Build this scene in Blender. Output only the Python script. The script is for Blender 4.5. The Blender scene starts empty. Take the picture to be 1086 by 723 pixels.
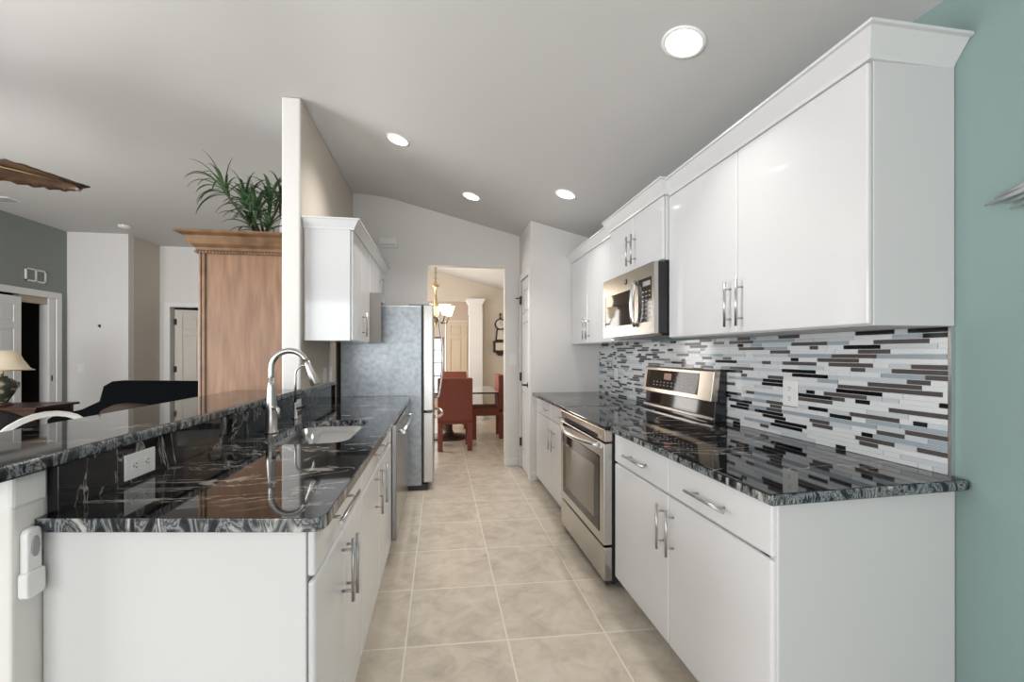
import bpy, bmesh, math, random
from mathutils import Vector, Matrix
C = bpy.context.scene.collection
sc = bpy.context.scene
R = math.radians
# ------------------------------------------------------------------ camera
cam_d = bpy.data.cameras.new('camera')
cam_d.sensor_width = 36.0
cam_d.lens = 470.0 / 1086.0 * 36.0
cam_d.shift_y = 13.0 / 1086.0
cam_d.clip_start = 0.02
cam = bpy.data.objects.new('camera', cam_d)
C.objects.link(cam)
cam.location = (0, 0, 1.32)
cam.rotation_euler = (R(90), 0, -math.atan(76.0 / 470.0))
sc.camera = cam
# ------------------------------------------------------------------ world, lights, exposure
sc.view_settings.view_transform = 'Standard'
sc.view_settings.look = 'None'
sc.view_settings.gamma = 1.0
sc.view_settings.use_curve_mapping = False
sc.view_settings.exposure = 0.0
w = bpy.data.worlds.new('world'); sc.world = w
w.use_nodes = True
wn = w.node_tree
bg = wn.nodes['Background']
bg.inputs[0].default_value = (0.95, 0.975, 1.0, 1)
bg.inputs[1].default_value = 2.2


def area(name, loc, rot, sx, sy, power, col=(1, 1, 1)):
    l = bpy.data.lights.new(name, 'AREA')
    l.shape = 'RECTANGLE'; l.size = sx; l.size_y = sy
    l.energy = power; l.color = col
    o = bpy.data.objects.new(name, l); C.objects.link(o)
    o.location = loc; o.rotation_euler = rot
    return o


area('daylight_from_sliding_doors', (-2.9, -2.9, 1.22), (R(90), 0, 0), 2.4, 2.3, 58, (0.975, 0.985, 1.0))
area('daylight_from_kitchen_doors', (0.2, -2.9, 1.22), (R(90), 0, 0), 2.0, 2.3, 16, (0.975, 0.985, 1.0))
area('living_room_fill', (-4.7, 1.6, 1.4), (R(90), 0, R(-50)), 3.4, 2.2, 250, (0.97, 0.985, 1.0))  # added fill turned towards the living room back walls, no window modelled
area('daylight_from_dining_window', (-1.5, 7.3, 1.5), (R(90), 0, R(-90)), 1.8, 1.7, 60, (1.0, 0.97, 0.93))
area('foyer_fill', (-1.4, 10.0, 1.5), (R(90), 0, R(-90)), 1.2, 1.6, 55, (1.0, 0.95, 0.88))  # unseen fill added to brighten the front door

# ------------------------------------------------------------------ materials
MAT = {}


def mat(name, col, rough=0.5, metal=0.0, emit=None, estr=0.0, spec=0.5, coat=0.0, trans=0.0):
    m = bpy.data.materials.new(name); m.use_nodes = True
    b = m.node_tree.nodes['Principled BSDF']
    b.inputs['Base Color'].default_value = (*col, 1)
    b.inputs['Roughness'].default_value = rough
    b.inputs['Metallic'].default_value = metal
    b.inputs['Specular IOR Level'].default_value = spec
    b.inputs['Coat Weight'].default_value = coat
    b.inputs['Coat Roughness'].default_value = 0.04
    b.inputs['Transmission Weight'].default_value = trans
    if emit:
        b.inputs['Emission Color'].default_value = (*emit, 1)
        b.inputs['Emission Strength'].default_value = estr
    MAT[name] = m
    return m


def nodes(m):
    nt = m.node_tree
    return nt, nt.nodes['Principled BSDF']


def N(nt, kind, **kw):
    n = nt.nodes.new(kind)
    for k, v in kw.items():
        if hasattr(n, k):
            setattr(n, k, v)
        else:
            n.inputs[k].default_value = v
    return n


def ramp(nt, stops):
    n = nt.nodes.new('ShaderNodeValToRGB')
    cr = n.color_ramp
    while len(cr.elements) < len(stops):
        cr.elements.new(0.5)
    for e, (p, c) in zip(cr.elements, stops):
        e.position = p; e.color = (*c, 1)
    return n


def noisy(m, scale, c0, c1, detail=3, lo=0.35, hi=0.65, stretch=None, bump=0.0):
    """two-tone procedural mottling of a surface's own colour"""
    nt, b = nodes(m)
    tc = N(nt, 'ShaderNodeTexCoord')
    src = tc.outputs['Object']
    if stretch:
        mp = N(nt, 'ShaderNodeMapping'); mp.inputs['Scale'].default_value = stretch
        nt.links.new(src, mp.inputs['Vector']); src = mp.outputs['Vector']
    n = N(nt, 'ShaderNodeTexNoise'); n.inputs['Scale'].default_value = scale; n.inputs['Detail'].default_value = detail
    nt.links.new(src, n.inputs['Vector'])
    r = ramp(nt, [(lo, c0), (hi, c1)])
    nt.links.new(n.outputs['Fac'], r.inputs['Fac'])
    nt.links.new(r.outputs['Color'], b.inputs['Base Color'])
    if bump:
        bp = N(nt, 'ShaderNodeBump'); bp.inputs['Strength'].default_value = bump; bp.inputs['Distance'].default_value = 0.01
        nt.links.new(n.outputs['Fac'], bp.inputs['Height']); nt.links.new(bp.outputs['Normal'], b.inputs['Normal'])
    return n, r


mat('cabinet_white', (0.71, 0.71, 0.715), 0.16, spec=0.5)
mat('cabinet_gloss', (0.69, 0.69, 0.695), 0.07, spec=0.55)
mat('panel_white', (0.63, 0.63, 0.63), 0.5, spec=0.3)
mat('panel_taupe_shaded', (0.30, 0.28, 0.26), 0.5)  # taupe darkened for the shade the side panel stands in
mat('trim_white', (0.80, 0.80, 0.795), 0.3)
mat('wall_white', (0.62, 0.605, 0.585), 0.6)
mat('wall_beige', (0.60, 0.54, 0.465), 0.6)
mat('wall_light', (0.74, 0.72, 0.695), 0.55)
mat('wall_green', (0.225, 0.315, 0.30), 0.55)
mat('wall_sage', (0.25, 0.275, 0.265), 0.6)
mat('wall_tan', (0.50, 0.41, 0.335), 0.6)
mat('ceiling_paint', (0.60, 0.592, 0.58), 0.75)
for k_ in ('wall_white', 'wall_light', 'wall_green', 'wall_sage', 'wall_beige'):
    nt_, b_ = nodes(MAT[k_])
    n_ = N(nt_, 'ShaderNodeTexNoise'); n_.inputs['Scale'].default_value = 180
    tc_ = N(nt_, 'ShaderNodeTexCoord'); nt_.links.new(tc_.outputs['Object'], n_.inputs['Vector'])
    bp_ = N(nt_, 'ShaderNodeBump'); bp_.inputs['Strength'].default_value = 0.06; bp_.inputs['Distance'].default_value = 0.004
    nt_.links.new(n_.outputs['Fac'], bp_.inputs['Height']); nt_.links.new(bp_.outputs['Normal'], b_.inputs['Normal'])
mat('steel', (0.50, 0.485, 0.46), 0.24, 1.0)
mat('basin_steel', (0.45, 0.45, 0.45), 0.17, 1.0)
mat('steel_dark_reflection', (0.33, 0.33, 0.33), 0.25, 1.0)  # dark reflection on the dishwasher door put into the steel colour
mat('steel_warm', (0.46, 0.41, 0.36), 0.2, 1.0)
mat('steel_bright', (0.74, 0.74, 0.74), 0.2, 1.0)
mat('nickel', (0.50, 0.485, 0.46), 0.28, 1.0)
mat('handle_metal', (0.50, 0.49, 0.48), 0.3, 1.0)
mat('dark_metal', (0.06, 0.055, 0.05), 0.4, 0.7)
mat('bronze', (0.09, 0.07, 0.055), 0.35, 0.8)
mat('black_gloss', (0.012, 0.012, 0.013), 0.05)
mat('black_plastic', (0.02, 0.022, 0.025), 0.3)
mat('glass_dark', (0.018, 0.015, 0.013), 0.04, spec=0.22)
mat('oven_glass', (0.15, 0.115, 0.085), 0.05, spec=0.3)
mat('grey_plastic', (0.32, 0.33, 0.33), 0.4)
mat('white_plastic', (0.80, 0.80, 0.79), 0.35)
mat('slot_dark', (0.03, 0.03, 0.03), 0.6)
mat('red_display', (0.12, 0.02, 0.012), 0.3, emit=(1.0, 0.12, 0.03), estr=0.06)
mat('key_marks', (0.42, 0.42, 0.42), 0.5)
mat('black_fabric', (0.004, 0.0045, 0.0055), 1.0, spec=0.05)
mat('brown_leather', (0.035, 0.023, 0.017), 0.6, spec=0.25)
mat('charcoal_fabric', (0.02, 0.018, 0.019), 0.9, spec=0.1)
mat('dark_wood', (0.055, 0.025, 0.016), 0.35)
mat('table_pale_reflection', (0.55, 0.55, 0.54), 0.05, spec=0.8)  # pale colour stands in for the reflection on the table top
mat('table_dark', (0.018, 0.012, 0.01), 0.06)
mat('lamp_shade_cream', (0.62, 0.54, 0.40), 0.8, emit=(1.0, 0.85, 0.6), estr=0.12)
mat('shade_glass', (0.9, 0.85, 0.75), 0.4, emit=(1.0, 0.83, 0.6), estr=2.6)
mat('bulb_white', (1, 1, 1), 0.5, emit=(1.0, 0.97, 0.92), estr=9.0)
mat('can_white', (0.93, 0.93, 0.92), 0.3, emit=(1, 0.97, 0.93), estr=0.0)
mat('brass', (0.55, 0.42, 0.24), 0.3, 1.0)
mat('clock_wood', (0.03, 0.017, 0.012), 0.35)
mat('clock_face', (0.62, 0.58, 0.5), 0.4)
mat('leaf_green', (0.06, 0.14, 0.05), 0.4)
mat('stem_brown', (0.10, 0.075, 0.045), 0.7)
mat('pot_dark', (0.07, 0.05, 0.04), 0.5)
mat('silver_art', (0.75, 0.75, 0.75), 0.35, 1.0)
mat('unlit_room_shade', (0.06, 0.055, 0.05), 0.7)  # darkness of the unlit room put into its wall colour
mat('door_white', (0.60, 0.55, 0.48), 0.4)
mat('door_beige', (0.56, 0.47, 0.36), 0.4)
mat('window_glass', (0.9, 0.95, 1.0), 0.02, trans=1.0)
mat('grout', (0.74, 0.76, 0.77), 0.6)
mat('tile_white', (0.70, 0.71, 0.72), 0.1)
mat('tile_ice', (0.55, 0.585, 0.61), 0.08)
mat('tile_blue_grey', (0.33, 0.385, 0.425), 0.08)
mat('tile_brown', (0.085, 0.075, 0.07), 0.22)
mat('tile_black', (0.008, 0.008, 0.01), 0.06)
mat('jar_glaze', (0.06, 0.065, 0.045), 0.15)

# red upholstery
mat('red_fabric', (0.23, 0.05, 0.026), 0.75)
noisy(MAT['red_fabric'], 60, (0.19, 0.05, 0.032), (0.245, 0.068, 0.042))
# armoire wood (grain runs up)
mat('armoire_wood', (0.4, 0.22, 0.12), 0.35)
noisy(MAT['armoire_wood'], 5, (0.17, 0.085, 0.042), (0.27, 0.148, 0.08), 5, 0.3, 0.7, (6, 6, 0.7))
mat('armoire_trim', (0.3, 0.17, 0.08), 0.3)
noisy(MAT['armoire_trim'], 6, (0.10, 0.05, 0.023), (0.20, 0.11, 0.052), 4, 0.3, 0.7, (2, 2, 2))
mat('fan_leaf', (0.1, 0.05, 0.02), 0.4)
noisy(MAT['fan_leaf'], 10, (0.03, 0.014, 0.007), (0.085, 0.042, 0.02), 4)
noisy(MAT['jar_glaze'], 14, (0.035, 0.04, 0.03), (0.34, 0.29, 0.18), 3, 0.5, 0.62)
noisy(MAT['leaf_green'], 6, (0.018, 0.045, 0.016), (0.075, 0.14, 0.06), 2)
# fridge side: grey metal, mottled reflections painted into its colour
mat('fridge_side', (0.36, 0.39, 0.41), 0.33, 0.8)
n_, r_ = noisy(MAT['fridge_side'], 24, (0.28, 0.31, 0.33), (0.42, 0.45, 0.47), 7, 0.28, 0.72)
nt_, b_ = nodes(MAT['fridge_side'])
n2_ = N(nt_, 'ShaderNodeTexNoise'); n2_.inputs['Scale'].default_value = 38; n2_.inputs['Detail'].default_value = 3
tc_ = N(nt_, 'ShaderNodeTexCoord'); nt_.links.new(tc_.outputs['Object'], n2_.inputs['Vector'])
bp_ = N(nt_, 'ShaderNodeBump'); bp_.inputs['Strength'].default_value = 0.10; bp_.inputs['Distance'].default_value = 0.004
nt_.links.new(n2_.outputs['Fac'], bp_.inputs['Height']); nt_.links.new(bp_.outputs['Normal'], b_.inputs['Normal'])


def granite(name, edge=False):
    m = mat(name, (0.01, 0.01, 0.012), 0.16 if edge else 0.04, spec=0.5)
    nt, b = nodes(m)
    tc = N(nt, 'ShaderNodeTexCoord')
    mp = N(nt, 'ShaderNodeMapping')
    mp.inputs['Rotation'].default_value = (0.25, 0.3, -0.25)
    mp.inputs['Scale'].default_value = (0.75, 2.6, 1.3) if not edge else (9.0, 9.0, 4.0)
    nt.links.new(tc.outputs['Object'], mp.inputs['Vector'])

    def noise(scale, detail, dist, rough):
        n = N(nt, 'ShaderNodeTexNoise'); n.inputs['Scale'].default_value = scale; n.inputs['Detail'].default_value = detail
        n.inputs['Distortion'].default_value = dist; n.inputs['Roughness'].default_value = rough
        nt.links.new(mp.outputs['Vector'], n.inputs['Vector'])
        return n
    if edge:
        nz = noise(1.6, 4, 2.2, 0.55)
        r = ramp(nt, [(0.36, (0.006, 0.007, 0.009)), (0.46, (0.03, 0.036, 0.043)), (0.52, (0.26, 0.285, 0.30)), (0.555, (0.015, 0.018, 0.022)), (0.66, (0.48, 0.48, 0.45))])
        nt.links.new(nz.outputs['Fac'], r.inputs['Fac'])
        nt.links.new(r.outputs['Color'], b.inputs['Base Color'])
        return m
    nz = noise(1.2, 5, 1.4, 0.6)            # thin veins where this crosses its middle
    v = ramp(nt, [(0.0, (0, 0, 0)), (0.492, (0, 0, 0)), (0.502, (1, 1, 1)), (0.512, (0, 0, 0)), (1.0, (0, 0, 0))])
    nt.links.new(nz.outputs['Fac'], v.inputs['Fac'])
    nm = noise(1.3, 3, 0.4, 0.5)             # only here and there
    k = ramp(nt, [(0.44, (0, 0, 0)), (0.53, (1, 1, 1))])
    nt.links.new(nm.outputs['Fac'], k.inputs['Fac'])
    np_ = noise(2.4, 7, 1.4, 0.6)           # broad pale patches
    pt = ramp(nt, [(0.63, (0, 0, 0)), (0.675, (0.8, 0.8, 0.8))])
    nt.links.new(np_.outputs['Fac'], pt.inputs['Fac'])
    mul = N(nt, 'ShaderNodeMath', operation='MULTIPLY'); nt.links.new(v.outputs['Color'], mul.inputs[0]); nt.links.new(k.outputs['Color'], mul.inputs[1])
    mxx = N(nt, 'ShaderNodeMath', operation='MAXIMUM'); nt.links.new(mul.outputs[0], mxx.inputs[0]); nt.links.new(pt.outputs['Color'], mxx.inputs[1])
    mix = N(nt, 'ShaderNodeMix', data_type='RGBA'); nt.links.new(mxx.outputs[0], mix.inputs['Factor'])
    mix.inputs['A'].default_value = (0.006, 0.006, 0.007, 1); mix.inputs['B'].default_value = (0.42, 0.40, 0.36, 1)
    nt.links.new(mix.outputs['Result'], b.inputs['Base Color'])
    return m


granite('granite')
granite('granite_edge', True)

# floor tile
ft = mat('floor_tile', (0.5, 0.43, 0.34), 0.3)
nt, b = nodes(ft)
tc = N(nt, 'ShaderNodeTexCoord'); sx = N(nt, 'ShaderNodeSeparateXYZ')
nt.links.new(tc.outputs['Object'], sx.inputs[0])


def mth(op, a, bb=None):
    n = nt.nodes.new('ShaderNodeMath'); n.operation = op
    for i, v in enumerate((a, bb)):
        if v is None: continue
        if isinstance(v, (int, float)): n.inputs[i].default_value = v
        else: nt.links.new(v, n.inputs[i])
    return n.outputs[0]


u_ = mth('DIVIDE', mth('ADD', sx.outputs['X'], 0.155), 0.4615)
v_ = mth('DIVIDE', mth('SUBTRACT', mth('ADD', sx.outputs['Y'], mth('MULTIPLY', sx.outputs['X'], 0.044)), 2.033), 0.487)
fu = mth('FRACT', u_); fv = mth('FRACT', v_)
du = mth('MINIMUM', fu, mth('SUBTRACT', 1.0, fu)); dv = mth('MINIMUM', fv, mth('SUBTRACT', 1.0, fv))
dmin = mth('MINIMUM', du, dv)
g_ = mth('LESS_THAN', dmin, 0.0085)
cmb = N(nt, 'ShaderNodeCombineXYZ')
nt.links.new(mth('FLOOR', u_), cmb.inputs[0]); nt.links.new(mth('FLOOR', v_), cmb.inputs[1])
wnz = N(nt, 'ShaderNodeTexWhiteNoise'); nt.links.new(cmb.outputs[0], wnz.inputs['Vector'])
nz = N(nt, 'ShaderNodeTexNoise'); nz.inputs['Scale'].default_value = 7; nz.inputs['Detail'].default_value = 8; nz.inputs['Roughness'].default_value = 0.65; nz.inputs['Distortion'].default_value = 0.6
add = N(nt, 'ShaderNodeVectorMath', operation='ADD')
nt.links.new(tc.outputs['Object'], add.inputs[0]); nt.links.new(wnz.outputs['Color'], add.inputs[1])
nt.links.new(add.outputs[0], nz.inputs['Vector'])
rp = ramp(nt, [(0.3, (0.42, 0.365, 0.295)), (0.5, (0.54, 0.475, 0.39)), (0.7, (0.63, 0.565, 0.48))])
nt.links.new(nz.outputs['Fac'], rp.inputs['Fac'])
mx = N(nt, 'ShaderNodeMix', data_type='RGBA')
nt.links.new(g_, mx.inputs['Factor']); nt.links.new(rp.outputs['Color'], mx.inputs['A']); mx.inputs['B'].default_value = (0.70, 0.65, 0.56, 1)
nt.links.new(mx.outputs['Result'], b.inputs['Base Color'])
bp = N(nt, 'ShaderNodeBump'); bp.inputs['Strength'].default_value = 0.25; bp.inputs['Distance'].default_value = 0.004; bp.invert = True
nt.links.new(g_, bp.inputs['Height']); nt.links.new(bp.outputs['Normal'], b.inputs['Normal'])

# ------------------------------------------------------------------ mesh helpers
ORG = {}


class MB:
    def __init__(s):
        s.v = []; s.f = []; s.mi = []; s.sm = []

    def add(s, vs, fs, mi=0, smooth=False):
        o = len(s.v)
        s.v += [tuple(p) for p in vs]
        for f in fs:
            s.f.append(tuple(i + o for i in f)); s.mi.append(mi); s.sm.append(smooth)
        return s

    def box(s, x0, x1, y0, y1, z0, z1, mi=0):
        x0, x1 = sorted((x0, x1)); y0, y1 = sorted((y0, y1)); z0, z1 = sorted((z0, z1))
        vs = [(x0, y0, z0), (x1, y0, z0), (x1, y1, z0), (x0, y1, z0), (x0, y0, z1), (x1, y0, z1), (x1, y1, z1), (x0, y1, z1)]
        return s.add(vs, [(0, 3, 2, 1), (4, 5, 6, 7), (0, 1, 5, 4), (1, 2, 6, 5), (2, 3, 7, 6), (3, 0, 4, 7)], mi)

    def prism(s, poly, a0, a1, axis='z', mi=0, smooth=False):
        def pt(p, a):
            return {'z': (p[0], p[1], a), 'y': (p[0], a, p[1]), 'x': (a, p[0], p[1])}[axis]
        n = len(poly)
        vs = [pt(p, a0) for p in poly] + [pt(p, a1) for p in poly]
        o = len(s.v)
        s.add(vs, [tuple(range(n - 1, -1, -1)), tuple(range(n, 2 * n))], mi)
        s.v = s.v[:o + 2 * n]
        for i in range(n):
            j = (i + 1) % n
            s.f.append((o + i, o + j, o + n + j, o + n + i)); s.mi.append(mi); s.sm.append(smooth)
        return s

    def tube(s, pts, rad, seg=12, mi=0, cap=True, flat=1.0):
        pts = [Vector(p) for p in pts]
        if not isinstance(rad, (list, tuple)): rad = [rad] * len(pts)
        t0 = (pts[1] - pts[0]).normalized()
        up = Vector((0, 0, 1)) if abs(t0.z) < 0.9 else Vector((1, 0, 0))
        nrm = (up - t0 * up.dot(t0)).normalized()
        vs = []
        for i, p in enumerate(pts):
            if i == 0: t = t0
            elif i == len(pts) - 1: t = (pts[i] - pts[i - 1]).normalized()
            else: t = (pts[i + 1] - pts[i - 1]).normalized()
            nrm = (nrm - t * nrm.dot(t)).normalized()
            bn = t.cross(nrm)
            for k in range(seg):
                a = 2 * math.pi * k / seg
                vs.append(p + nrm * math.cos(a) * rad[i] + bn * math.sin(a) * rad[i] * flat)
        fs = []
        for i in range(len(pts) - 1):
            for k in range(seg):
                k2 = (k + 1) % seg
                fs.append((i * seg + k, i * seg + k2, (i + 1) * seg + k2, (i + 1) * seg + k))
        o = len(s.v)
        s.add(vs, fs, mi, True)
        if cap:
            n = len(pts)
            s.f.append(tuple(o + k for k in range(seg - 1, -1, -1))); s.mi.append(mi); s.sm.append(False)
            s.f.append(tuple(o + (n - 1) * seg + k for k in range(seg))); s.mi.append(mi); s.sm.append(False)
        return s

    def cyl(s, p0, p1, r, seg=16, mi=0):
        return s.tube([p0, p1], r, seg, mi)

    def lathe(s, prof, c=(0, 0, 0), seg=28, mi=0, sq=1.0):
        """prof: list of (r, z); revolved about the vertical through c"""
        vs = []
        for r, z in prof:
            for k in range(seg):
                a = 2 * math.pi * k / seg
                vs.append((c[0] + r * math.cos(a), c[1] + r * math.sin(a) * sq, c[2] + z))
        fs = []
        for i in range(len(prof) - 1):
            for k in range(seg):
                k2 = (k + 1) % seg
                fs.append((i * seg + k, i * seg + k2, (i + 1) * seg + k2, (i + 1) * seg + k))
        return s.add(vs, fs, mi, True)

    def xf(s, m):
        s.v = [tuple(m @ Vector(p)) for p in s.v]
        return s

    def build(s, name, mats, parent=None, bevel=0.0, seg=2, sub=0, angle=35):
        me = bpy.data.meshes.new(name)
        off = ORG.get(parent.name, Vector((0, 0, 0))) if parent else Vector((0, 0, 0))
        me.from_pydata([tuple(Vector(p) - off) for p in s.v], [], s.f)
        if not isinstance(mats, (list, tuple)): mats = [mats]
        for m in mats: me.materials.append(MAT[m])
        for p, mi, sm in zip(me.polygons, s.mi, s.sm):
            p.material_index = mi; p.use_smooth = sm
        bm = bmesh.new(); bm.from_mesh(me)
        bmesh.ops.recalc_face_normals(bm, faces=bm.faces[:])
        bm.to_mesh(me); bm.free()
        me.update()
        o = bpy.data.objects.new(name, me); C.objects.link(o)
        if parent:
            o.parent = parent; ORG[o.name] = off
        if bevel:
            b = o.modifiers.new('bevel', 'BEVEL'); b.width = bevel; b.segments = seg; b.limit_method = 'ANGLE'; b.angle_limit = R(angle)
            b.harden_normals = False
        if sub:
            u = o.modifiers.new('sub', 'SUBSURF'); u.levels = sub; u.render_levels = sub
        return o


def thing(name, label, cat, loc=(0, 0, 0), group=None):
    o = bpy.data.objects.new(name, None); C.objects.link(o)
    o.location = loc; o['label'] = label; o['category'] = cat
    o.empty_display_size = 0.1
    if group: o['group'] = group
    ORG[o.name] = Vector(loc)
    return o


def tag(o, label, cat, group=None):
    o['label'] = label; o['category'] = cat
    if group: o['group'] = group
    return o


def struct(o, label=None, cat='structure'):
    o['kind'] = 'structure'
    if label: o['label'] = label; o['category'] = cat
    return o


def dup(root, loc, rz, label, group=None):
    r = root.copy(); C.objects.link(r); r.location = loc; r.rotation_euler = (0, 0, rz); r['label'] = label
    if group: r['group'] = group
    for ch in list(root.children):
        c = ch.copy(); C.objects.link(c); c.parent = r
        for g in ch.children:
            d = g.copy(); C.objects.link(d); d.parent = c
    return r


def rrect(x0, x1, y0, y1, r, n=6):
    pts = []
    for cx, cy, a0 in ((x1 - r, y0 + r, -90), (x1 - r, y1 - r, 0), (x0 + r, y1 - r, 90), (x0 + r, y0 + r, 180)):
        for k in range(n + 1):
            a = R(a0 + 90.0 * k / n)
            pts.append((cx + r * math.cos(a), cy + r * math.sin(a)))
    return pts


def sheet_with_holes(outer, holes, zf):
    """flat sheet with holes, triangulated; returns verts, faces"""
    bm = bmesh.new()
    ed = []
    for loop in [outer] + holes:
        vs = [bm.verts.new((x, y, 0)) for x, y in loop]
        for i in range(len(vs)):
            ed.append(bm.edges.new((vs[i], vs[(i + 1) % len(vs)])))
    bmesh.ops.triangle_fill(bm, use_beauty=True, use_dissolve=False, edges=ed)
    bm.verts.index_update()
    V = [(v.co.x, v.co.y, zf(v.co.x, v.co.y)) for v in bm.verts]
    F = [tuple(v.index for v in f.verts) for f in bm.faces]
    bm.free()
    return V, F


def ceil_z(x):
    if x <= -0.9: return 3.1
    if x < -0.44: return 3.1 - 0.25 * (x + 0.9) ** 2 / 0.92
    return 3.1 - 0.25 * (x + 0.67)


# ------------------------------------------------------------------ the setting
struct(MB().box(-8.5, 2.2, -3.1, 12.5, -0.1, 0).build('floor', 'floor_tile'), 'beige square ceramic floor tiles with pale grout lines', 'floor')

CANS = [(1.045, 1.784), (-0.333, 3.618), (0.301, 4.347), (1.052, 3.643)]
CR = 0.078


def circ(cx, cy, r, n=32):
    return [(cx + r * math.cos(2 * math.pi * k / n), cy + r * math.sin(2 * math.pi * k / n)) for k in range(n)]


cm = MB()
V, F = sheet_with_holes([(-0.44, -3.1), (2.2, -3.1), (2.2, 12.5), (-0.44, 12.5)], [circ(x, y, CR) for x, y in CANS], lambda x, y: ceil_z(x))
cm.add(V, F)
cx_ = [-8.5] + [-0.9 + 0.46 * k / 10 for k in range(11)]
cm.add([(x, y, ceil_z(x)) for x in cx_ for y in (-3.1, 12.5)], [(2 * k, 2 * k + 2, 2 * k + 3, 2 * k + 1) for k in range(11)], 0, True)
struct(cm.build('ceiling', 'ceiling_paint'), 'grey white vaulted ceiling sloping down over the kitchen', 'ceiling')


def wall_xz(name, pieces, y0, y1, m, label):
    """pieces: list of (x0, x1, z0, z1 or None for ceiling)"""
    b = MB()
    for x0, x1, z0, z1 in pieces:
        if z1 is None:
            xs = [x0] + [v for v in [-0.9 + 0.046 * k for k in range(11)] if x0 < v < x1] + [x1]
            top = [(x, ceil_z(x) - 0.002) for x in reversed(xs)]
            b.prism([(x0, z0), (x1, z0)] + top, y0, y1, 'y')
        else:
            b.box(x0, x1, y0, y1, z0, z1)
    return struct(b.build(name, m), label, 'wall')


struct(MB().box(1.68, 1.80, -3.0, 4.5, 0, ceil_z(1.68)).build('wall_right', 'wall_green'), 'sage to teal green painted kitchen side wall', 'wall')
wall_xz('wall_far', [(-0.96, -0.149, 0, None), (0.749, 0.925, 0, None), (-0.149, 0.749, 2.33, None)], 5.15, 5.27, 'wall_light', 'pale kitchen end wall with a plain cased opening to the dining room')
b = MB().box(-1.085, -0.96, 3.28, 5.27, 0, 3.098); b.mi[3] = 1  # beige kitchen face: warm light on the pale paint put into colour
struct(b.build('wall_divider', ['wall_light', 'wall_beige'], bevel=0.012), 'pale divider wall between kitchen and living room', 'wall')
# pantry block
b = MB()
b.prism([(0.925, 0), (1.68, 0), (1.68, ceil_z(1.68) - .002), (0.925, ceil_z(0.925) - .002)], 4.5, 4.56, 'y')
b.box(0.925, 0.985, 5.06, 5.15, 0, 2.62)
b.box(0.925, 0.985, 4.56, 5.06, 2.165, 2.62)
b.prism([(0.925, 2.6), (0.985, 2.6), (0.985, ceil_z(0.985) - .002), (0.925, ceil_z(0.925) - .002)], 4.56, 5.15, 'y')
struct(b.build('wall_pantry', 'wall_light', bevel=0.006), 'pale pantry wall at the far end of the range counter', 'wall')
# living room
b = MB()
b.box(-5.52, -5.4, -3.0, 6.02, 0, 3.1); b.box(-5.52, -5.4, 7.36, 7.57, 0, 3.1); b.box(-5.52, -5.4, 6.02, 7.36, 2.1, 3.1)
struct(b.build('wall_living_side', 'wall_sage'), 'grey green living room wall with a doorway', 'wall')
struct(MB().box(-5.4, -4.6, 7.45, 7.57, 0, 3.1).build('wall_living_back', 'wall_light'), 'pale living room wall right of the dark doorway', 'wall')
struct(MB().box(-4.72, -4.6, 7.57, 8.2, 0, 3.1).build('wall_jog', 'wall_beige'), 'beige return wall in the living room corner', 'wall')
b = MB()
b.box(-4.72, -4.44, 8.2, 8.32, 0, 3.1); b.box(-3.64, -1.72, 8.2, 8.32, 0, 3.1); b.box(-4.44, -3.64, 8.2, 8.32, 2.09, 3.1)
struct(b.build('wall_bedroom', 'wall_light'), 'pale living room back wall with a six panel door', 'wall')
b = MB()
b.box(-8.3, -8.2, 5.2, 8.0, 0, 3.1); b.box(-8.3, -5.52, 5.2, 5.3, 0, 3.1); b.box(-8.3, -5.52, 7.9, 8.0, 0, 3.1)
struct(b.build('wall_dark_room', 'unlit_room_shade'), 'shade darkened walls of the unlit room through the left doorway', 'wall')
b = MB()
b.box(-4.9, -4.8, 8.32, 10.3, 0, 3.1); b.box(-4.8, -2.7, 10.2, 10.3, 0, 3.1); b.box(-2.8, -2.7, 8.32, 10.3, 0, 3.1)
struct(b.build('wall_bedroom_beyond', 'wall_tan'), 'tan walls of the room beyond the six panel door', 'wall')
# back wall (behind the camera) with a wide sliding door opening, daylight outside
b = MB()
b.box(-5.52, -4.2, -3.1, -3.0, 0, 3.1); b.prism([(1.3, 0), (1.8, 0), (1.8, ceil_z(1.8)), (1.3, ceil_z(1.3))], -3.1, -3.0, 'y')
b.box(-4.2, -0.67, -3.1, -3.0, 2.42, 3.1)
b.prism([(-0.67, 2.42), (1.3, 2.42), (1.3, ceil_z(1.3)), (-0.67, 3.1)], -3.1, -3.0, 'y')
struct(b.build('wall_back', 'wall_light'), 'wall behind the viewer with sliding doors', 'wall')
# dining room and foyer
wall_xz('wall_dining_back', [(0.56, 1.9, 0, None), (-1.6, 0.56, 2.37, None)], 8.95, 9.07, 'wall_beige', 'beige dining room back wall with a wide opening')
b = MB(); b.box(-1.72, -1.6, 5.27, 11.1, 0, 3.1); b.box(-1.72, -1.085, 5.15, 5.27, 0, 3.1)
struct(b.build('wall_dining_left', 'wall_beige'), 'beige dining room side wall hidden by the refrigerator', 'wall')
b = MB(); b.prism([(1.75, 0), (1.87, 0), (1.87, ceil_z(1.87)), (1.75, ceil_z(1.75))], 4.5, 11.1, 'y')
struct(b.build('wall_dining_right', 'wall_beige'), 'beige dining room wall beyond the pantry', 'wall')
wall_xz('wall_foyer', [(-1.6, -0.45, 0, None), (0.085, 0.12, 0, None), (1.06, 1.75, 0, None), (0.12, 1.06, 2.125, None), (-0.45, 0.085, 1.72, None), (-0.45, 0.085, 0, 0.4)], 11.0, 11.12, 'wall_tan', 'tan foyer wall around the front door')

# baseboards
def baseboard(name, x0, x1, y0, y1, label):
    o = MB().box(x0, x1, y0, y1, 0, 0.085).build(name, 'trim_white', bevel=0.005)
    return struct(o, label, 'baseboard')


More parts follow.
